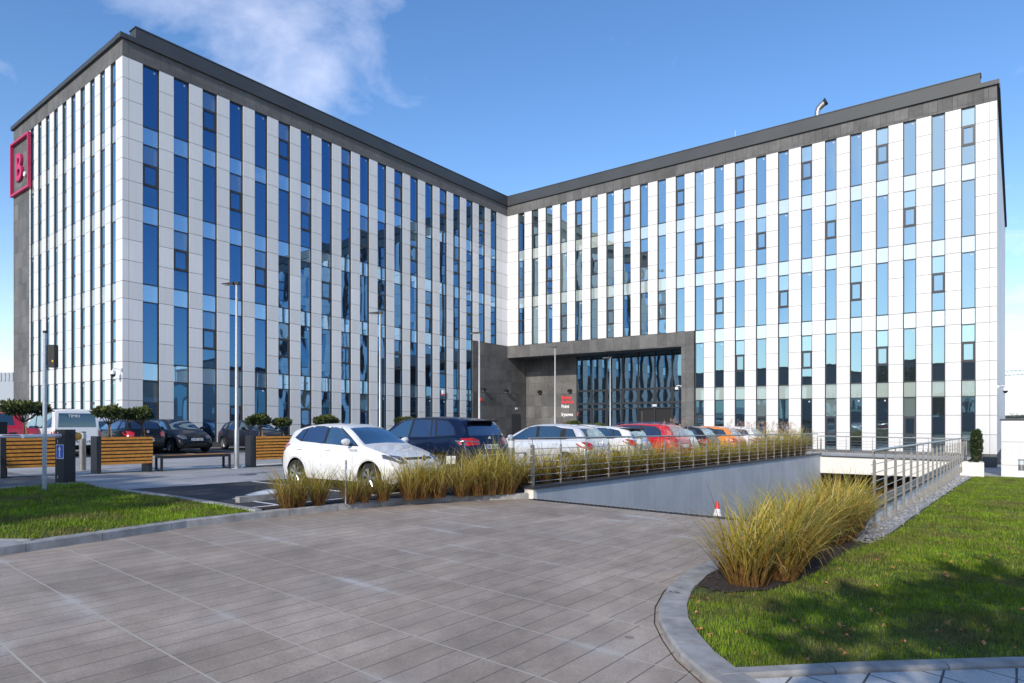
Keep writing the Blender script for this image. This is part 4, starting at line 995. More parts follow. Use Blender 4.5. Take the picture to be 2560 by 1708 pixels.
# white hatchback
mid = (-12.05, 9.98)
r_, bv, c = make_car('hatch', at(*mid), R(2), (.78, .79, .79), 'white five door hatchback parked nose out behind the tall grasses', dark=True, front_plate=' ', group=None)
text('side_badge', 'FOX FM', .07, 'letter_black', r_, (.62, -.862, .86), (R(90), 0, 0), .001)
b = MB(); b.lathe([(.05, 0), (.062, 0), (.062, .012), (.05, .012)], (2.0, 0, .72), 20, axis='x'); b.build('badge', 'chrome', r_)
# navy suv
r_, bv, c = make_car('suv', rear_at(-10.35, 12.75, 'suv'), WESTW, (.006, .014, .045), 'dark navy SUV seen from behind between the two pale cars', metal=.3, rear_plate='DW 7AK04', dark=True, roofrail=False, spoiler=True)
for s in (1, -1): patch(bv, ('f', -1), [(s * .46, 1.005), (s * .46, 1.03), (s * .88, 1.06), (s * .88, 1.03)], 'clearlens', 'light_bar', r_, off=.016)
b = MB(); b.lathe([(.045, 0), (.055, 0), (.055, .012), (.045, .012)], (-2.225, 0, 1.10), 20, axis='x')
for a in (90, 210, 330): b.tube([(-2.225, 0, 1.10), (-2.225, .05 * math.cos(R(a)), 1.10 + .05 * math.sin(R(a)))], .005, 4)
b.build('badge', 'chrome', r_)
# silver hatchback
r_, bv, c = make_car('hatch307', rear_at(-9.95, 17.55, 'hatch307'), WESTW, (.74, .75, .77), 'silvery white hatchback with large teardrop tail light behind the ramp railing', metal=.35, rear_plate=' ', lightcol='redlens', group='cars parked in the lot')
b = MB(); b.tube([(-2.09, 0, .88), (-2.09, 0, .98)], .02, 6); b.build('badge', 'chrome', r_)
r_, bv, c = make_car('hatch', rear_at(-9.7, 19.95, 'hatch'), WESTW, (.70, .72, .74), 'small white car with blue tailgate and black roof spoiler', rear_plate=' ', spoiler='black')
patch(bv, ('f', -1), [(-.66, .5), (-.7, .95), (-.45, 1.02), (.45, 1.02), (.7, .95), (.66, .5)], paint((.02, .22, .6)), 'blue_tailgate', r_, off=.004)
make_car('wagon', rear_at(-9.3, 22.3, 'wagon'), WESTW, (.52, .004, .014), 'bright red estate car with silver roof rails', roofrail=True, rear_plate=' ', dark=True)
make_car('hatch', rear_at(-9.9, 24.6, 'hatch'), WESTW, (.60, .62, .64), 'silver hatchback just beyond the red estate', metal=.4)
make_car('coupe', rear_at(-9.9, 27.2, 'coupe'), WESTW, (.02, .022, .03), 'black hatchback in the row just before the orange car')
make_car('hatch307', rear_at(-9.7, 29.7, 'hatch307'), WESTW, (.72, .24, .04), 'orange hatchback in the row behind the grass strip')
make_car('hatch307', rear_at(-9.5, 32.2, 'hatch307'), WESTW, (.75, .76, .77), 'white hatchback last in the row behind the grass strip')
make_car('hatch307', rear_at(-15.5, 28.3, 'hatch307'), WESTW, (.74, .75, .76), 'white car seen small between the navy SUV and the silver hatchback')
# left row
r_, bv, c = make_car('pickup', rear_at(-29.0, 8.05, 'pickup'), WESTW, (.5, .01, .03), 'dark red pickup truck cut by the left edge of the picture', name='pickup_truck', cat='pickup truck', group=None)
patch(bv, ('f', -1), [(-.12, .86), (-.12, .92), (.12, .92), (.12, .86)], 'black', 'tailgate_handle', r_, off=.012)
r_, bv, c = make_car('van', rear_at(-29.2, 10.2, 'van'), WESTW, (.78, .78, .78), 'white panel van seen from behind between two small pines', rear_plate=' ', name='parked_van', cat='van', group=None)
text('window_lettering', 'TIMKI', .16, 'white', r_, (-2.24, .34, 1.5), (R(90), 0, R(-90)), .002)
text('phone_lettering', '781 180 182', .12, 'letter_black', r_, (-2.215, .1, .52), (R(90), 0, R(-90)), .002)
for z in (1.86, 1.88): 
    b = MB(); b.tube([(1.0 if z < 1.87 else .2, -.7, z), (1.0 if z < 1.87 else .2, .7, z)], .015, 6); b.build('roof_bar', 'black', r_)
r_, bv, c = make_car('hatch307', rear_at(-29.0, 12.75, 'hatch307'), WESTW, (.008, .008, .01), 'black hatchback seen from behind next to the black front facing car', rear_plate='DOA 44704', dark=True)
b = MB(); b.lathe([(.05, 0), (.062, 0), (.062, .012), (.05, .012)], (-2.08, 0, .95), 20, axis='x'); b.build('badge', 'chrome', r_)
r_, bv, c = make_car('coupe', at(-29.0 - 2.15, 14.85), EASTW, (.008, .009, .014), 'black hatchback facing out beside the bench, chrome ringed grille', front_plate='SWD 5KJ7', dark=True)
b = MB(); b.tube([(2.1 + .03 * math.cos(a) * 0, .19 * math.cos(a), .66 + .085 * math.sin(a) * (1.0 if math.sin(a) > 0 else 1.3)) for a in [2 * math.pi * i / 20 for i in range(21)]], .011, 5); b.build('grille_ring', 'chrome', r_)
make_car('hatch307', at(-35.2, 12.95), WESTW, (.30, .40, .55), 'light blue hatchback half hidden behind the black hatchback and pines', metal=.3)
make_car('hatch307', at(-29.2 - 2.1, 18.9), EASTW, (.012, .014, .022), 'dark car facing out behind the planter nearest the white hatchback', front_plate=' ')
# in the garage
make_car('hatch', (-5.9, 46.2, -3.28), R(90), (.5, .01, .02), 'red car down inside the underground garage', group=None, detail=1)

# ------------------------------------------------------------------ lamp posts
def lamp(loc, label, src=None):
    if src: return copy_tree(src, loc=loc, label=label)
    t = thing('street_lamp', loc, 0, label, 'street lamp', 'street lamps in a line through the car park')
    b = MB(); b.lathe([(.075, 0), (.072, 1.2), (.055, 1.25), (.038, 5.75)], (0, 0, 0), 16); b.build('pole', 'steel', t, smooth=True)
    b = MB(); b.box(-.16, .16, -.16, .16, 0, .02)
    for x in (-.12, .12):
        for y in (-.12, .12): b.lathe([(.02, .02), (.02, .06), (.008, .07)], (x, y, 0), 6)
    b.build('base_plate', 'galv', t)
    b = MB(); b.hexa([(-.06, -.06, 5.74), (.10, -.05, 5.72), (.10, .05, 5.72), (-.06, .06, 5.74), (-.06, -.06, 5.80), (.1, -.05, 5.82), (.1, .05, 5.82), (-.06, .06, 5.80)])
    b.hexa([(-.52, -.09, 5.775), (-.05, -.12, 5.74), (-.05, .12, 5.74), (-.52, .09, 5.775), (-.52, -.08, 5.79), (-.05, -.11, 5.805), (-.05, .11, 5.805), (-.52, .08, 5.79)]); hd = b.build('lamp_head', 'anthracite', t)
    b = MB(); b.box(-.45, -.15, -.07, .07, 5.738, 5.746); b.build('lens', 'lampglass', hd)
    t.rotation_euler = (0, 0, R(20))
    return t
lps = [(-19.35, 11.15), (-19.75, 17.35), (-20.1, 23.75), (-20.25, 30.4), (-20.4, 36.9)]
labs = ['tall lamp post beside the bench', 'lamp post rising behind the white hatchback', 'lamp post in front of the dark stone corner', 'lamp post in front of the red and white lettering', 'lamp post in front of the glass entrance']
l0 = lamp((*lps[0], G(*lps[0])), labs[0])
for p, l in zip(lps[1:], labs[1:]): lamp((*p, G(*p)), l, l0)

# ------------------------------------------------------------------ planters, pines, bench, bollards
def planter(loc, rz, label, L=1.28, D=.55, src=None):
    t = thing('wooden_planter', loc, rz, label, 'planter', 'wooden planters in a line')
    for s in (-1, 1):
        b = MB(); b.box(s * L / 2 - .055, s * L / 2 + .055, -D / 2, D / 2, 0, 1.02); b.build('end_panel', 'anthracite', t)
    b = MB()
    for sy in (-1, 1):
        for k in range(8):
            z = .245 + k * .097
            b.box(-L / 2 + .06, L / 2 - .06 if sy > 0 else L / 2 + .062, sy * (D / 2 + .0) - .012 + (0 if sy > 0 else -.012), sy * (D / 2) + .012 + (0 if sy > 0 else -.012), z, z + .064)
    b.build('slats', 'wood', t)
    b = MB(); b.box(-L / 2 + .056, L / 2 - .056, -D / 2 + .02, D / 2 - .02, .24, .94); b.build('liner', 'black', t)
    b = MB(); b.box(-L / 2 + .06, L / 2 - .06, -D / 2 + .025, D / 2 - .025, .94, .955); b.build('soil', 'soil', t)
    return t
def leaf_mesh(name, lobes, n, size, mats, parent, spike=True, flat=.75):
    """foliage as many small pointed faces around lobes [(x,y,z,rx,rz)]"""
    L_ = np.array(lobes); w_ = (L_[:, 3] ** 2); w_ = w_ / w_.sum(); idx = rng.choice(len(L_), n, p=w_)
    d = rng.normal(size=(n, 3)); d /= np.linalg.norm(d, axis=1)[:, None]
    rad = rng.uniform(.55, 1.0, n) ** .6
    c = L_[idx, :3] + d * rad[:, None] * np.stack([L_[idx, 3], L_[idx, 3], L_[idx, 4]], 1)
    dirv = d + rng.normal(size=(n, 3)) * .5; dirv[:, 2] += .25; dirv /= np.linalg.norm(dirv, axis=1)[:, None]
    sd = np.cross(dirv, rng.normal(size=(n, 3))); sd /= np.linalg.norm(sd, axis=1)[:, None]
    s = size * rng.uniform(.6, 1.3, n)[:, None]
    v = np.stack([c - sd * s * .28, c + sd * s * .28, c + dirv * s + sd * s * .1, c + dirv * s - sd * s * .1], 1).reshape(-1, 3)
    me = bpy.data.meshes.new(name); f = np.arange(n * 4).reshape(n, 4)
    me.from_pydata(v.tolist(), [], f.tolist())
    for m_ in mats: me.materials.append(M[m_])
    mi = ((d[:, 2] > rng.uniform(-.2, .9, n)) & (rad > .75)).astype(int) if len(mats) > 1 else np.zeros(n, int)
    me.polygons.foreach_set('material_index', mi.tolist())
    o = bpy.data.objects.new(name, me); COL.objects.link(o); o.parent = parent; return o
def pine(loc, w_, h0, h1, label, seed):
    r = random.Random(seed); t = thing('dwarf_pine', loc, 0, label, 'pine tree', 'small pines growing in the planters')
    b = MB(); b.tube([(0, 0, 0), (.02, .01, (h0) * .5), (0, 0, h0 + .05)], [.028, .022, .02], 7)
    lob = []
    for k in range(11):
        a = r.uniform(0, 6.28); q = math.sqrt(r.uniform(.05, 1)) * w_ * .36; x, y = q * math.cos(a), q * math.sin(a)
        z = h0 + (h1 - h0) * (.45 + .35 * (1 - (q / (w_ * .4)) ** 2) * r.uniform(.4, 1.2)); lob.append((x, y, z, r.uniform(.15, .21) * w_, (h1 - h0) * .24))
        b.tube([(0, 0, h0 * .86), (x * .5, y * .5, h0 + .04), (x, y, z)], [.016, .012, .006], 5)
    b.build('trunk', 'bark', t, smooth=True)
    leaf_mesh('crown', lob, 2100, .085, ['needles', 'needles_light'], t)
    for s in (-.1, .12):
        b = MB(); b.tube([(s, .05, -.06), (s * .6, .03, h0 * .75)], .009, 5); b.build('stake', 'wood', t)
plx = [(-19.95, 5.95, 'left planter of orange slats behind the barrier cabinet'), (-19.9, 8.05, 'planter of orange slats just left of the bench'), (-19.6, 12.45, 'planter of orange slats left of the white hatchback'),
       (-19.9, 15.2, 'planter hidden behind the white hatchback roof'), (-20.0, 19.2, 'planter hidden behind the navy SUV'), (-20.1, 32.3, 'far planter in front of the entrance wall'), (-20.1, 34.6, 'farthest planter in front of the glass entrance')]
PR = R(84)
for i, (x, y, l) in enumerate(plx):
    planter((x, y, G(x, y)), PR if i < 3 else R(90), l)
pls = [(-19.95, 5.75, 1.25, .50, .98, 'wide dark pine over the left planter'), (-19.95, 7.72, 1.15, .44, .88, 'wide pine left over the planter by the white van'), (-19.85, 8.55, .95, .42, .9, 'round pine right over the planter by the white van'),
       (-19.6, 12.1, .78, .32, .72, 'round bright pine over the planter beside the lamp post'), (-19.55, 12.85, .78, .28, .62, 'pine right over the planter beside the lamp post'),
       (-19.9, 14.9, .85, .38, .74, 'pine top showing over the white hatchback roof'), (-20.0, 18.9, .8, .4, .78, 'small pine top showing over the navy SUV bonnet'),
       (-20.1, 32.0, 1.1, .3, .75, 'pine top left of the lettering lamp post'), (-20.1, 34.4, 1.5, .25, .65, 'broad low pine top before the glass entrance')]
for i, (x, y, w_, h0, h1, l) in enumerate(pls): pine((x, y, G(x, y) + .95), w_, h0, h1, l, i)
bn = thing('park_bench', (-19.7, 9.98, G(-19.7, 9.98)), PR, 'low black steel bench with pale slatted seat between the planters', 'bench')
for s in (-1, 1):
    b = MB(); x = s * .98
    b.box(x - .03, x + .03, -.25, -.19, 0, .45); b.box(x - .03, x + .03, .19, .25, 0, .45); b.box(x - .03, x + .03, -.19, .19, 0, .05); b.box(x - .03, x + .03, -.19, .19, .39, .449); b.build('leg', 'anthracite', bn)
b = MB()
for sy in (-.25, .19): b.box(-.95, .95, sy, sy + .06, .37, .451)
b.build('frame', 'anthracite', bn)
b = MB()
for k in range(4): b.box(-.95, .95, -.18 + k * .092, -.10 + k * .092, .42, .458)
b.build('seat', 'wood', bn)
def bollard(x, y, h, r, label, src=None):
    t = thing('bollard_light', (x, y, G(x, y)), 0, label, 'bollard light', 'steel bollard lights')
    b = MB(); b.lathe([(r, 0), (r, h - .2)], n=20); b.build('post', 'steel', t, smooth=True)
    b = MB(); b.lathe([(r * .93, h - .199), (r * .93, h - .04)], n=20); b.build('lens', 'lampglass', t, smooth=True)
    b = MB(); b.lathe([(r, h - .039), (r, h - .005), (r * .9, h)], n=20); b.build('cap', 'steel', t, smooth=True)
bollard(-9.18, 11.98, 1.16, .078, 'steel bollard light between the navy SUV and the railing')
bollard(-9.46, 18.98, 1.12, .085, 'steel bollard light in front of the red estate car')
bollard(-8.95, 33.0, 1.1, .1, 'steel bollard light far along the grass strip')
bollard(-18.7, 12.95, 1.12, .085, 'bollard light beside the planter next to the white hatchback')
bollard(-21.4, 7.60, 1.12, .085, 'bollard light right behind the barrier cabinet')

# ------------------------------------------------------------------ barrier, pole
bx, by = -17.2, 5.78; g = G(bx, by); ang = R(18)
t = thing('barrier_cabinet', (bx, by, g), ang, 'black parking barrier cabinet with blue arrow sign on a concrete base', 'parking barrier')
b = MB(); b.box(-.28, .26, -.24, .24, -.1, .035); b.build('concrete_base', 'kerb', t)
b = MB(); b.box(-.18, .13, -.13, .12, .035, 1.24); b.build('cabinet', 'anthracite', t)
b = MB(); b.box(-.17, .12, -.134, -.131, .06, 1.2); b.build('side_cover', 'anthracite', t)
b = MB(); b.box(-.14, .10, -.140, -.135, .58, .90, 0); b.box(-.125, .085, -.143, -.1405, .595, .885, 1)
b.box(-.035, -.005, -.147, -.1435, .62, .78, 0); b.add([(-.075, -.147, .77), (.035, -.147, .77), (-.02, -.147, .87)], [(0, 1, 2)], 0); b.build('arrow_sign', ['white', 'blue'], t)
b = MB(); b.lathe([(.125, .0), (.12, .05), (.09, .15), (.075, .20)], (0, .12, 1.08), 16, axis='y'); b.build('hub_cap', 'orange', t, smooth=True)
b = MB(); b.box(.1305, .136, .0, .10, 1.02, 1.16); b.build('lock_plate', 'black', t)
b = MB()
for z_ in (1.16, .98, .94, .14, .18): b.box(-.1, -.08, -.138, -.1345, z_, z_ + .02)
b.build('lettering_marks', 'white', t)
b = MB(); b.tube([(0, -.13, 1.10), (.02, -.98, 1.10)], .045, 10, 0); b.box(.043, .048, -.95, -.16, 1.09, 1.105, 1); b.build('boom_arm', ['white', 'red'], t, smooth=True)
t = thing('barrier_boom', (-17.33, 5.12, G(-17.33, 5.12)), R(88), 'white and red barrier boom with yellow tip reaching in from the left', 'barrier boom')
b = MB(); b.tube([(-6, .0, 1.17), (-.02, 0, 1.09)], .042, 10, 0); b.build('arm', 'white', t, smooth=True)
b = MB()
for k in range(9): x = -.5 - k * .6; b.box(x, x + .3, -.046, -.043, 1.09 - x * .0133 + .01, 1.09 - x * .0133 + .024)
b.build('red_stripe', 'red', t)
b = MB(); b.lathe([(.045, 0), (.052, .03), (.048, .08), (.02, .1)], (-.02, 0, 1.09), 12, axis='x'); b.build('tip', 'yellow', t, smooth=True)
b = MB(); b.box(-.16, .16, -.1, .1, 0, 1.38); o = b.build('ticket_post', 'anthracite'); o.location = (-20.3, 5.35, G(-20.3, 5.35)); o.rotation_euler = (0, 0, R(10)); tag(o, 'dark box post just behind the barrier cabinet', 'intercom post')
p = P(111, 1225); t = thing('galvanised_pole', (p[0], p[1], G(*p)), 0, 'tall bluish galvanised pole standing in the left lawn', 'pole')
b = MB(); b.tube([(0, 0, -.05), (.015, 0, 3.28)], .041, 14); b.tube([(.015, 0, 3.26), (.015, 0, 3.31)], .045, 14, 1); b.build('pole', ['galv', 'black'], t, smooth=True)
b = MB(); b.box(.07, .21, .0, .12, 2.55, 3.02); b.box(.03, .08, .02, .1, 2.62, 2.66); b.box(.03, .08, .02, .1, 2.92, 2.96); b.build('reader_box', 'anthracite', t)
b = MB(); b.box(.16, .19, -.004, -.001, 2.66, 2.7); b.build('sticker', 'yellow', t)
t.rotation_euler = (0, 0, R(35))

# small bay signs, low rail, wheel stop, marking, cone
for (x, y), l in (((-9.72, 7.72), 'small plate on a thin post in the left grasses'), ((-9.55, 10.35), 'small plate on a thin post before the navy SUV')):
    t = thing('bay_sign', (x, y, G(x, y)), R(37), l, 'sign post', 'small bay sign posts')
    b = MB(); b.tube([(0, 0, 0), (0, 0, .80)], .014, 8); b.build('post', 'galv', t, smooth=True)
    b = MB(); b.box(-.10, .10, .016, .024, .63, .80); b.build('plate', 'white', t)
t = thing('low_railing', (-9.6, 13.1, G(-9.6, 13.1)), 0, 'short low blue grey railing behind the end of the ramp wall', 'railing')
for y in (0, 1.6):
    b = MB(); b.box(-.02, .02, y - 1.6 - .02, y - 1.6 + .02, 0, .78); b.build('post', 'galv', t)
b = MB(); b.box(-.022, .022, -1.62, .022, .78, .81); b.build('rail', 'galv', t)
b = MB(); b.box(-.07, .07, -.8, .8, 0, .11); o = b.build('wheel_stop', 'kerb'); p = (-11.25, 7.3); o.location = (*p, G(*p) + .004); tag(o, 'concrete wheel stop on the asphalt in front of the white hatchback', 'wheel stop')
b = MB(); b.lathe([(.72, 0), (.72, .003)], n=36); o = b.build('road_marking', 'paint'); p = (-12.3, 8.0); o.location = (*p, G(*p) + .007); tag(o, kind='structure')
b = MB(); b.lathe([(.33, 0), (.33, .002)], n=28); o = b.build('manhole_cover', 'steel_warm'); p = P(610, 1187); o.location = (*p, G(*p) + .003); tag(o, 'round manhole cover in the pale paving', 'manhole cover')
p = (-5.75, 15.7)
cn = thing('traffic_cone', (*p, -.83), 0, 'small red and white traffic cone at the ramp edge', 'traffic cone')
b = MB(); b.box(-.11, .11, -.11, .11, 0, .02, 0)
b.lathe([(.085, .02), (.072, .09)], n=16, mi=1); b.lathe([(.072, .0905), (.045, .2)], n=16, mi=1); b.lathe([(.045, .2005), (.018, .33)], n=16, mi=0); b.build('cone', ['red', 'white'], cn, smooth=True)
cn.scale = (1.35, 1.35, 1.4)

# ------------------------------------------------------------------ right side: vent house, planter, topiary, bollard
vh = thing('vent_house', (3.5, 38, -1), 0, 'low white panelled service block with louvre at the right edge', 'service building')
b = MB(); x0, yF = -.55, 36.2; zT = lambda x, y: 1.70 - .0131 * (x * CA + 36 * SA) + .30; zB = -1.2
zt_ = zT(0, 0)
b.box(x0 + .02, 9, yF + .03, 41, zB, zt_ - .02); b.build('core', 'joint', vh, world=True)
b = MB()
xe = [x0, x0 + .85, x0 + 3.8, x0 + 6.4, 9]; ze = [zB, zt_ - 2.02, zt_ - 1.0, zt_ - .06]
for a, c in zip(xe[:-1], xe[1:]):
    for d, e in zip(ze[:-1], ze[1:]): b.box(a + .012, c - .012, yF, yF + .05, d + .006, e - .006)
for k in range(4):
    for d, e in zip(ze[:-1], ze[1:]): b.box(x0 - .0, x0 + .019, yF + .06 + k * 1.2, yF + 1.24 + k * 1.2, d + .006, e - .006)
b.build('cladding', 'white_panel', vh, world=True)
b = MB(); b.box(x0 - .05, 9, yF - .05, 41, zt_ - .05, zt_); b.build('roof_edge', 'coping', vh, world=True)
b = MB()
for k in range(5): b.box(x0 + 1.02, x0 + 2.4, yF - .02, yF - .001, zt_ - .88 + k * .085, zt_ - .84 + k * .085)
b.build('louvre', 'galv', vh, world=True)
fp = thing('flowering_shrub', (-.1, 36.8, zt_), 0, 'thin flowering plants on top of the white service block', 'shrub')
leaf_mesh('foliage', [(0, 0, .12, .22, .14), (.35, .1, .1, .2, .12), (.8, .0, .06, .3, .06), (-.1, 0, .36, .05, .12)], 420, .05, ['leafgreen', 'far_white'], fp)
tp = thing('white_planter', (-1.75, 34.9, lawn_z(-1.75, 34.9)), R(4), 'square cream concrete planter holding a clipped conifer', 'planter')
b = MB(); b.box(-.62, .62, -.5, .5, -.1, .02); b.box(-.62, .62, -.5, -.44, .02, .62); b.box(-.62, .62, .44, .5, .02, .62); b.box(-.62, -.56, -.44, .44, .02, .62); b.box(.56, .62, -.44, .44, .02, .62); b.box(-.56, .56, -.44, .44, .02, .55, 1)
b.build('box', ['concrete_warm', 'soil'], tp)
tt = thing('conifer', (-1.38, 34.9, lawn_z(-1.75, 34.9) + .55), 0, 'clipped dark green column conifer in the cream planter', 'conifer')
b = MB(); b.tube([(0, 0, 0), (0, 0, .9)], [.04, .02], 6); b.build('trunk', 'bark', tt)
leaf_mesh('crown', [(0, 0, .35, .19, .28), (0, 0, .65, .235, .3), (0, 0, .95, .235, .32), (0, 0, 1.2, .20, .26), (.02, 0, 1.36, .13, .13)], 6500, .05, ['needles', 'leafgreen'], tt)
bp = P(2553, 1210, -.5)
bollard(bp[0], bp[1], .42, .09, 'short steel bollard lamp at the right edge of the lawn')

# ------------------------------------------------------------------ vegetation: blades
def blades(name, base, az, lean, length, width, curl, seg, mat_, parent=None, twist=None):
    n = len(az); k = seg + 1; t = np.linspace(0, 1, k)[None, :]
    ang = lean[:, None] + curl[:, None] * t ** 2.1             # angle from vertical grows along the blade
    dt = length[:, None] / seg
    dx = np.sin(ang) * dt; dz = np.cos(ang) * dt
    hx = np.concatenate([np.zeros((n, 1)), np.cumsum(dx[:, :-1], 1)], 1); hz_ = np.concatenate([np.zeros((n, 1)), np.cumsum(dz[:, :-1], 1)], 1)
    if twist is None: twist = rng.uniform(-.8, .8, n)
    az2 = az[:, None] + twist[:, None] * t
    px_ = base[:, 0:1] + hx * np.cos(az2); py_ = base[:, 1:2] + hx * np.sin(az2); pz_ = base[:, 2:3] + hz_
    wv = width[:, None] * (1 - t ** 2.2 * .92)
    sx_ = -np.sin(az)[:, None] * wv; sy_ = np.cos(az)[:, None] * wv
    v = np.stack([np.stack([px_ - sx_, py_ - sy_, pz_], -1), np.stack([px_ + sx_, py_ + sy_, pz_], -1)], 2)   # n,k,2,3
    v = v.reshape(-1, 3)
    i0 = (np.arange(n)[:, None] * k + np.arange(seg)[None, :]) * 2
    f = np.stack([i0, i0 + 1, i0 + 3, i0 + 2], -1).reshape(-1, 4)
    me = bpy.data.meshes.new(name); nf = len(f)
    me.vertices.add(len(v)); me.vertices.foreach_set('co', v.astype(np.float32).ravel())
    me.loops.add(nf * 4); me.loops.foreach_set('vertex_index', f.astype(np.int32).ravel())
    me.polygons.add(nf); me.polygons.foreach_set('loop_start', np.arange(0, nf * 4, 4, dtype=np.int32)); me.polygons.foreach_set('loop_total', np.full(nf, 4, np.int32))
    me.polygons.foreach_set('use_smooth', np.ones(nf, bool)); me.update(calc_edges=True); me.validate()
    me.materials.append(M[mat_])
    o = bpy.data.objects.new(name, me); COL.objects.link(o)
    if parent: o.parent = parent
    return o
def clump_obj(n, h, spread, name='ornamental_grass', w0=.0038):
    r = np.sqrt(rng.uniform(0, 1, n)) * spread * .45; a = rng.uniform(0, 2 * np.pi, n)
    base = np.stack([r * np.cos(a), r * np.sin(a), np.zeros(n)], 1)
    az = a + rng.normal(0, .7, n); lean = rng.uniform(.02, .38, n) + r / spread * .55
    ln = h * rng.uniform(.5, 1.22, n); curl = rng.gamma(1.8, .45, n)
    curl = np.where(rng.uniform(size=n) < .33, curl + rng.uniform(.8, 2.3, n), curl)
    return blades(name, base, az, lean, ln, rng.uniform(.5, 1.5, n) * w0, curl, 6, 'tall_grass')
protos = {}
def clumps(group, cat, pts, n, spread, w0, labelf):
    pr = [None] * 4
    for i, (x, y, z, h) in enumerate(pts):
        k = i % 4
        if pr[k] is None:
            o = clump_obj(n, 1.0, spread, w0=w0); pr[k] = o
        else:
            o = pr[k].copy(); COL.objects.link(o)
        o.location = (x, y, z); o.rotation_euler = (0, 0, random.uniform(0, 6.28)); s = h
        o.scale = (s * random.uniform(.9, 1.12), s * random.uniform(.9, 1.12), s)
        tag(o, labelf(i), cat, group)
kp = [(725, .80), (752, .62), (800, .74), (880, .70), (915, .60), (962, .72), (1030, .92), (1062, .95), (1100, .95), (1158, .92), (1198, 1.02), (1228, 1.10), (1252, 1.1), (1276, 1.05)]
pts = []
for i, (px_, h) in enumerate(kp):
    t_ = (px_ - 725) / (1276 - 725); py_ = 1270 - 36 * t_ ** .9
    x, y = P(px_, py_); x -= .05
    pts.append((x, y, G(x, y), h * 1.02))
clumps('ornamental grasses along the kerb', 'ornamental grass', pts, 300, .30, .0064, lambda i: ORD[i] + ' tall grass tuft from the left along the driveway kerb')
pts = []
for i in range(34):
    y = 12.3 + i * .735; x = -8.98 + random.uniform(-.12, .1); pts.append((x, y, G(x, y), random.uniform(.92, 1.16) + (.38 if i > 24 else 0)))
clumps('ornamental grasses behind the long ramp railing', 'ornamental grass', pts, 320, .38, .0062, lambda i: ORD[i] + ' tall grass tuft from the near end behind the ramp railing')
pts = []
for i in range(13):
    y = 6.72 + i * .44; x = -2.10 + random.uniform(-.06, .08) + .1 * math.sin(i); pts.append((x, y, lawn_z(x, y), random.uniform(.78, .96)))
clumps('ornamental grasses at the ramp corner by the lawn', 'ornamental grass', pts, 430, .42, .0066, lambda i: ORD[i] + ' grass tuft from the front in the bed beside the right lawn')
M['seed'] = mat('seed_head', (.42, .28, .20), .7)
for k, (x, y, z, h) in enumerate([p_ for p_ in [(-8.98, 20.4, 0, 1), (-8.9, 26.3, 0, 1), (-9.0, 29.2, 0, 1), (-8.95, 30.8, 0, 1), (-8.9, 33.2, 0, 1), (-9.0, 34.6, 0, 1)]]):
    n_ = 26; bs_ = np.stack([rng.normal(0, .12, n_), rng.normal(0, .12, n_), np.zeros(n_)], 1)
    o = blades('plume_grass', bs_, rng.uniform(0, 6.28, n_), rng.uniform(.02, .22, n_), rng.uniform(1.3, 1.8, n_), np.full(n_, .004), rng.uniform(0, .5, n_), 5, 'seed')
    hd = []; me_ = o.data
    tips = np.array([me_.vertices[i * 12 + 10].co[:] for i in range(n_)])
    m2 = 10; c_ = np.repeat(tips, m2, 0) + rng.normal(0, .03, (n_ * m2, 3)) - np.array([0, 0, .06]) * rng.uniform(0, 2, (n_ * m2, 1))
    q_ = blades('seed_head', c_, rng.uniform(0, 6.28, n_ * m2), rng.uniform(.1, 1.0, n_ * m2), rng.uniform(.05, .12, n_ * m2), np.full(n_ * m2, .007), rng.uniform(0, .5, n_ * m2), 2, 'seed', parent=o)
    o.location = (x, y, G(x, y)); tag(o, ORD[k] + ' feathery plume grass from the near end, above the railing grasses', 'ornamental grass', 'feathery plume grasses')
# feathery flower heads over the far grasses are part of the strip: long thin stems
# turf
def turf(poly, dens, name, zf, near=None, h=.05, wd=.0028):
    xs_ = [p[0] for p in poly]; ys_ = [p[1] for p in poly]
    A = (max(xs_) - min(xs_)) * (max(ys_) - min(ys_)); pts_ = []
    n = int(A * dens)
    X = rng.uniform(min(xs_), max(xs_), n); Y = rng.uniform(min(ys_), max(ys_), n)
    keep = np.zeros(n, bool); px0 = np.array(poly); j = len(px0) - 1
    for i in range(len(px0)):
        x0, y0 = px0[i]; x1, y1 = px0[j]
        cond = ((y0 > Y) != (y1 > Y)) & (X < (x1 - x0) * (Y - y0) / (y1 - y0 + 1e-12) + x0); keep ^= cond; j = i
    if near:
        d = np.hypot(X, Y); keep &= rng.uniform(size=n) < np.clip((near / d) ** 1.5, 0, 1)
    cxx = X * CA + Y * SA; cyy = -X * SA + Y * CA
    keep &= (cxx / np.maximum(cyy + 2.5, .1) < 1.0) & (cxx / np.maximum(cyy + 2.5, .1) > -1.0) & (cyy > -1)
    X, Y = X[keep], Y[keep]; n = len(X); X = X + rng.normal(0, .02, n); Y = Y + rng.normal(0, .02, n); d = np.hypot(X, Y)
    Z = np.array([zf(a, c) for a, c in zip(X, Y)])
    # patchiness
    pat = np.sin(X * 2.1 + np.sin(Y * 1.7) * 1.3) * np.sin(Y * 2.6 + X * .8) + rng.normal(0, .35, n)
    ln = h * (1 + .35 * np.clip(pat, -1, 1)) * rng.uniform(.6, 1.3, n)
    sc = np.clip(d / 7, .9, 2.6)
    o = blades(name, np.stack([X, Y, Z - .004], 1), rng.uniform(0, 6.283, n), rng.uniform(.05, .7, n), ln * np.clip(sc, 1, 1.3), wd * sc, rng.uniform(.1, 1.1, n), 2, 'turf')
    return tag(o, kind='stuff')
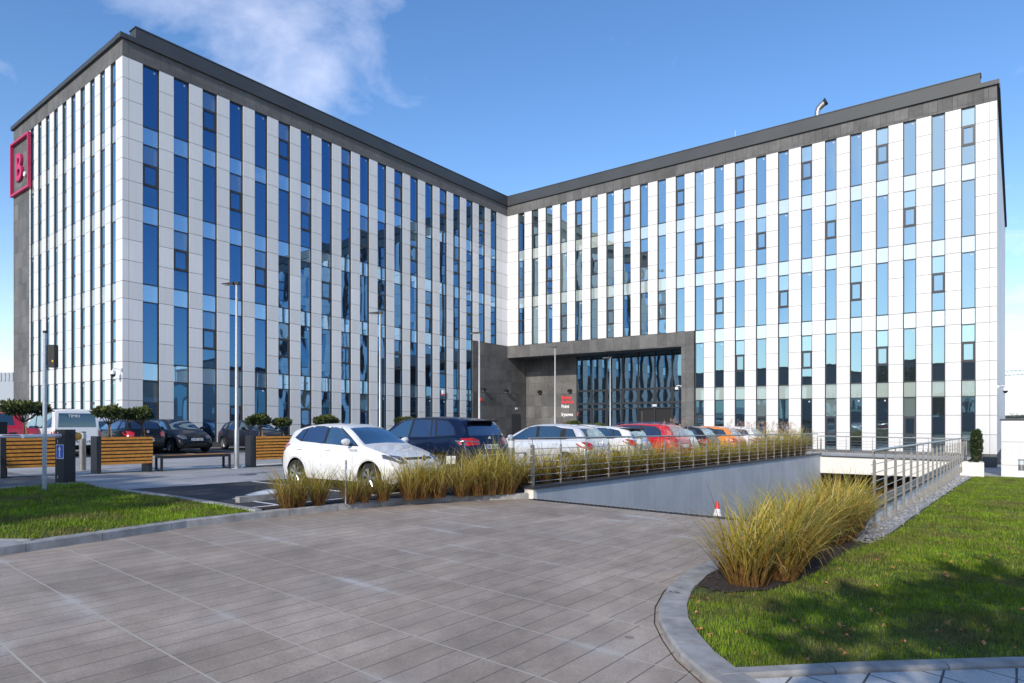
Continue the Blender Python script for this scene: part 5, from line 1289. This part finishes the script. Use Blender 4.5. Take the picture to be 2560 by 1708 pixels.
RLt = [(-2.60, 5.9), (-2.45, 6.0), (-2.31, 5.58), (-2.12, 5.16), (-1.90, 4.83), (-1.67, 4.52), (-1.48, 4.30), (-.82, 4.96), (-.03, 5.72), (.83, 6.45), (2.13, 7.45), (4.4, 9.0), (8, 11.1), (20, 18), (20, 35.5), (-1.4, 35.5), (-1.52, 25), (-1.53, 15), (-1.5, 12), (-1.6, 10.5), (-1.72, 9.3), (-1.74, 7.6), (-1.88, 6.55), (-2.2, 6.15)]
turf(RLt, 6500, 'grass', lawn_z, near=5.5, h=.036, wd=.0024)
turf([(x if x < -9.9 else x - .02, y) for x, y in LL], 1900, 'grass', llz, near=12, h=.045)
# fallen leaves
def litter(n, poly, zf, name, size):
    b = MB(); k = 0
    xs_ = [p[0] for p in poly]; ys_ = [p[1] for p in poly]
    while k < n:
        x, y = random.uniform(min(xs_), max(xs_)), random.uniform(min(ys_), max(ys_))
        if not inside(poly, x, y) or math.hypot(x, y) > random.uniform(4, 16): continue
        a = random.uniform(0, 6.28); s = size * random.uniform(.4, 1.2); z = zf(x, y) + random.uniform(.01, .035); tl = random.uniform(-.5, .5)
        u = Vector((math.cos(a), math.sin(a), tl * .6)); v = Vector((-math.sin(a), math.cos(a), random.uniform(-.5, .5)))
        c = Vector((x, y, z)); pts_ = []
        for q, rr_ in ((0, 1.3), (35, .55), (65, .95), (110, .5), (150, .8), (180, .5), (210, .8), (250, .5), (295, .95), (325, .55)):
            q = R(q); pts_.append(c + (u * math.cos(q) + v * math.sin(q)) * s * rr_ + Vector((0, 0, .012 * math.cos(2 * q))))
        o = len(b.v); b.add([c + Vector((0, 0, -.006))] + pts_, [(0, i + 1, (i + 1) % 10 + 1) for i in range(10)]); k += 1
    return tag(b.build(name, 'brownleaf', recalc=False), kind='stuff')
litter(260, RLt, lawn_z, 'fallen_leaves', .031)
litter(30, LL, llz, 'fallen_leaves', .025)
# bark chips in the bed
b = MB()
for k in range(1100):
    x, y = random.uniform(-2.6, -1.2), random.uniform(5.8, 11.8)
    if x > -1.75 + .1 * math.sin(y * 5) or (x > -2.0 and y < 6.8): continue
    a = random.uniform(0, 3.14); u = Vector((math.cos(a), math.sin(a), random.uniform(-.2, .2))) * random.uniform(.012, .035); v = Vector((-math.sin(a), math.cos(a), random.uniform(-.4, .4))) * random.uniform(.004, .009)
    c = Vector((x, y, lawn_z(x, y) + random.uniform(.014, .03))); b.add([c - u - v, c + u - v, c + u + v, c - u + v], [(0, 1, 2, 3)])
tag(b.build('bark_mulch', mat('bark_chips', (.09, .055, .04), .9, var=.6, vscale=30), recalc=False), kind='stuff')
# gravel stones
b = MB()
for k in range(3800):
    y = 10.3 + 24 * random.random() ** 1.6; x = random.uniform(-1.92, -1.58 + .06 * math.sin(y * 3)); s = random.uniform(.008, .02) * (1 + (y - 10) / 16); z = lawn_z(x, y) + .016
    q = [Vector((x, y, z)) + Vector((random.uniform(-1, 1), random.uniform(-1, 1), random.uniform(0, .8))) * s for _ in range(4)]
    b.add(q, [(0, 1, 2), (0, 1, 3), (1, 2, 3), (0, 2, 3)])
tag(b.build('gravel', mat('gravel_stone', (.46, .46, .45), .85, var=.4, vscale=40), recalc=False), kind='stuff')

# ------------------------------------------------------------------ beyond the plot
def tree(x, y, h, cr, label, seed, n=5200, size=.30, dense=1.0):
    r = random.Random(seed); t = thing('broadleaf_tree', (x, y, G(x, y) - .1), 0, label, 'tree', None)
    b = MB(); b.tube([(0, 0, 0), (.08, .05, h * .3), (0, .1, h * .6), (.1, 0, h * .85)], [h * .03, h * .022, h * .013, .03], 8); lob = []
    for k in range(16):
        a = r.uniform(0, 6.28); q = r.uniform(.15, .95) * cr * .75; z = h * r.uniform(.45, .88); p_ = (q * math.cos(a), q * math.sin(a), z)
        lob.append((*p_, cr * r.uniform(.26, .42), cr * r.uniform(.2, .34))); b.tube([(0, .05, h * r.uniform(.3, .5)), (p_[0] * .5, p_[1] * .5, z * .85), p_], [.07, .05, .02], 5)
    b.build('trunk', 'bark', t); leaf_mesh('crown', lob, n, size, ['leafgreen'], t)
tree(2.6, -3.1, 6.7, 2.1, 'broadleaf tree behind the viewer shading the right lawn', 3, 1500)
tree(5.9, -2.4, 6.5, 2.2, 'second broadleaf tree behind the viewer, right of the first', 5, 1700)
tree(-12.4, -9.6, 9.4, 4.6, 'broadleaf tree behind the viewer shading the left lawn', 8, 12000)
def simple_block(x0, x1, y0, y1, h, label, mwall='far_grey', glass=(.25, .7), name='warehouse', bay=6, z=None):
    z0 = -1.5; t = thing(name, ((x0 + x1) / 2, (y0 + y1) / 2, z0), 0, label, 'building', None)
    b = MB(); b.box(x0, x1, y0, y1, z0, h); b.build('wall', mwall, t, world=True)
    b = MB(); b.box(x0 - .2, x1 + .2, y0 - .2, y1 + .2, h, h + .35); b.build('roof', 'metal_roof', t, world=True)
    b = MB(); zz0, zz1 = h * glass[0], h * glass[1]
    k = int((x1 - x0) // bay)
    for i in range(k):
        a = x0 + (i + .15) * (x1 - x0) / k; c = x0 + (i + .85) * (x1 - x0) / k; b.box(a, c, y1, y1 + .05, zz0, zz1); b.box(a, c, y0 - .05, y0, zz0, zz1)
    k = int((y1 - y0) // bay)
    for i in range(k):
        a = y0 + (i + .15) * (y1 - y0) / k; c = y0 + (i + .85) * (y1 - y0) / k; b.box(x1, x1 + .05, a, c, zz0, zz1); b.box(x0 - .05, x0, a, c, zz0, zz1)
    b.build('window', 'glass', t, world=True)
simple_block(-70, 40, -75, -55, 13, 'long dark hall across the road behind the viewer')
simple_block(48, 70, -30, 55, 8.0, 'grey hall beyond the right lawn')
simple_block(56, 76, 70, 250, 13, 'long grey hall farther off, beyond the right lawn')
# showroom at the far left
t = thing('showroom', (-75, 30, -.5), 0, 'pale low hall with ribbed roof edge and glazed front at the far left', 'building')
def L2W(X, Y): return (X * CA - Y * SA, X * SA + Y * CA)
pA = L2W(-75, 62); pB = L2W(-40.5, 56.5); pC = L2W(-39, 66); pD = L2W(-74, 72)
def q(a, c, t_): return (a[0] + (c[0] - a[0]) * t_, a[1] + (c[1] - a[1]) * t_)
b = MB(); b.prism([pA, pB, pC, pD], -.5, 5.9); b.build('wall', 'far_white', t, world=True)
b = MB(); u = Vector((pB[0] - pA[0], pB[1] - pA[1])).normalized(); nn = Vector((u.y, -u.x))
for k in range(90):
    a = Vector(q(pA, pB, k / 90)) + nn * .05; c = a + u * .2; b.prism([tuple(a), tuple(c), tuple(c - nn * .05), tuple(a - nn * .05)], 5.2, 5.95)
b.build('ribbed_fascia', 'far_white', t, world=True)
a = Vector(q(pA, pB, .35)) + nn * .05; c = Vector(pB) - u * .8 + nn * .05
b = MB(); b.prism([tuple(a), tuple(c), tuple(c - nn * .04), tuple(a - nn * .04)], -.3, 3.1); b.build('window', 'glass', t, world=True)
b = MB()
for k in range(14):
    a2 = a + (c - a) * (k / 13) + nn * .03; b.prism([tuple(a2), tuple(a2 + u * .12), tuple(a2 + u * .12 - nn * .05), tuple(a2 - nn * .05)], -.3, 3.2)
b.build('mullion', 'far_white', t, world=True)
# distant tree line and roofs to the right and left
b = MB(); n_ = 900
X_ = rng.uniform(-1, 1, n_)
lob = []
for k in range(140):
    a = R(random.uniform(-72, 52)); d_ = random.uniform(230, 300); Xc, Yc = d_ * math.sin(a), d_ * math.cos(a); x, y = L2W(Xc, Yc)
    lob.append((x, y, -.0131 * 0 + random.uniform(-1.5, 1.0), random.uniform(6, 12), random.uniform(1.6, 3.6)))
o = leaf_mesh('far_trees', lob, 15000, 1.6, ['leafgreen'], None); tag(o, kind='stuff')
for (px_, d_, w_, h_, m_, l) in ((2552, 170, 9, 2.4, 'far_white', 'distant white shed beyond the vent house'), (2590, 190, 14, 3.6, 'far_grey', 'distant grey block at the right edge')):
    X_ = (px_ - 1280) / FPX * d_; x, y = L2W(X_, d_); b = MB(); b.box(-w_ / 2, w_ / 2, -5, 5, -5, h_); b.box(-w_ / 2 - .3, w_ / 2 + .3, -5.3, 5.3, h_, h_ + .4); o = b.build('distant_shed', m_); o.location = (x, y, 0); o.rotation_euler = (0, 0, YAW); tag(o, l, 'building')
# tower crane jib far to the right
cr = thing('tower_crane', (*L2W(150, 190), -3), YAW, 'far tower crane jib over the horizon at the right edge', 'crane')
b = MB(); b.tube([(0, 0, 0), (0, 0, 21)], .5, 4); b.build('mast', 'far_white', cr)
b = MB()
for k in range(24):
    x = -14 + k * 1.2
    b.tube([(x, 0, 18.0 + k * .08), (x + 1.2, 0, 18.08 + k * .08)], .12, 4); b.tube([(x, 0, 19.3 + k * .08), (x + 1.2, 0, 19.38 + k * .08)], .12, 4); b.tube([(x, 0, 18.0 + k * .08), (x + .6, 0, 19.34 + k * .08)], .09, 4); b.tube([(x + .6, 0, 19.34 + k * .08), (x + 1.2, 0, 18.08 + k * .08)], .09, 4)
b.build('jib', 'far_white', cr)
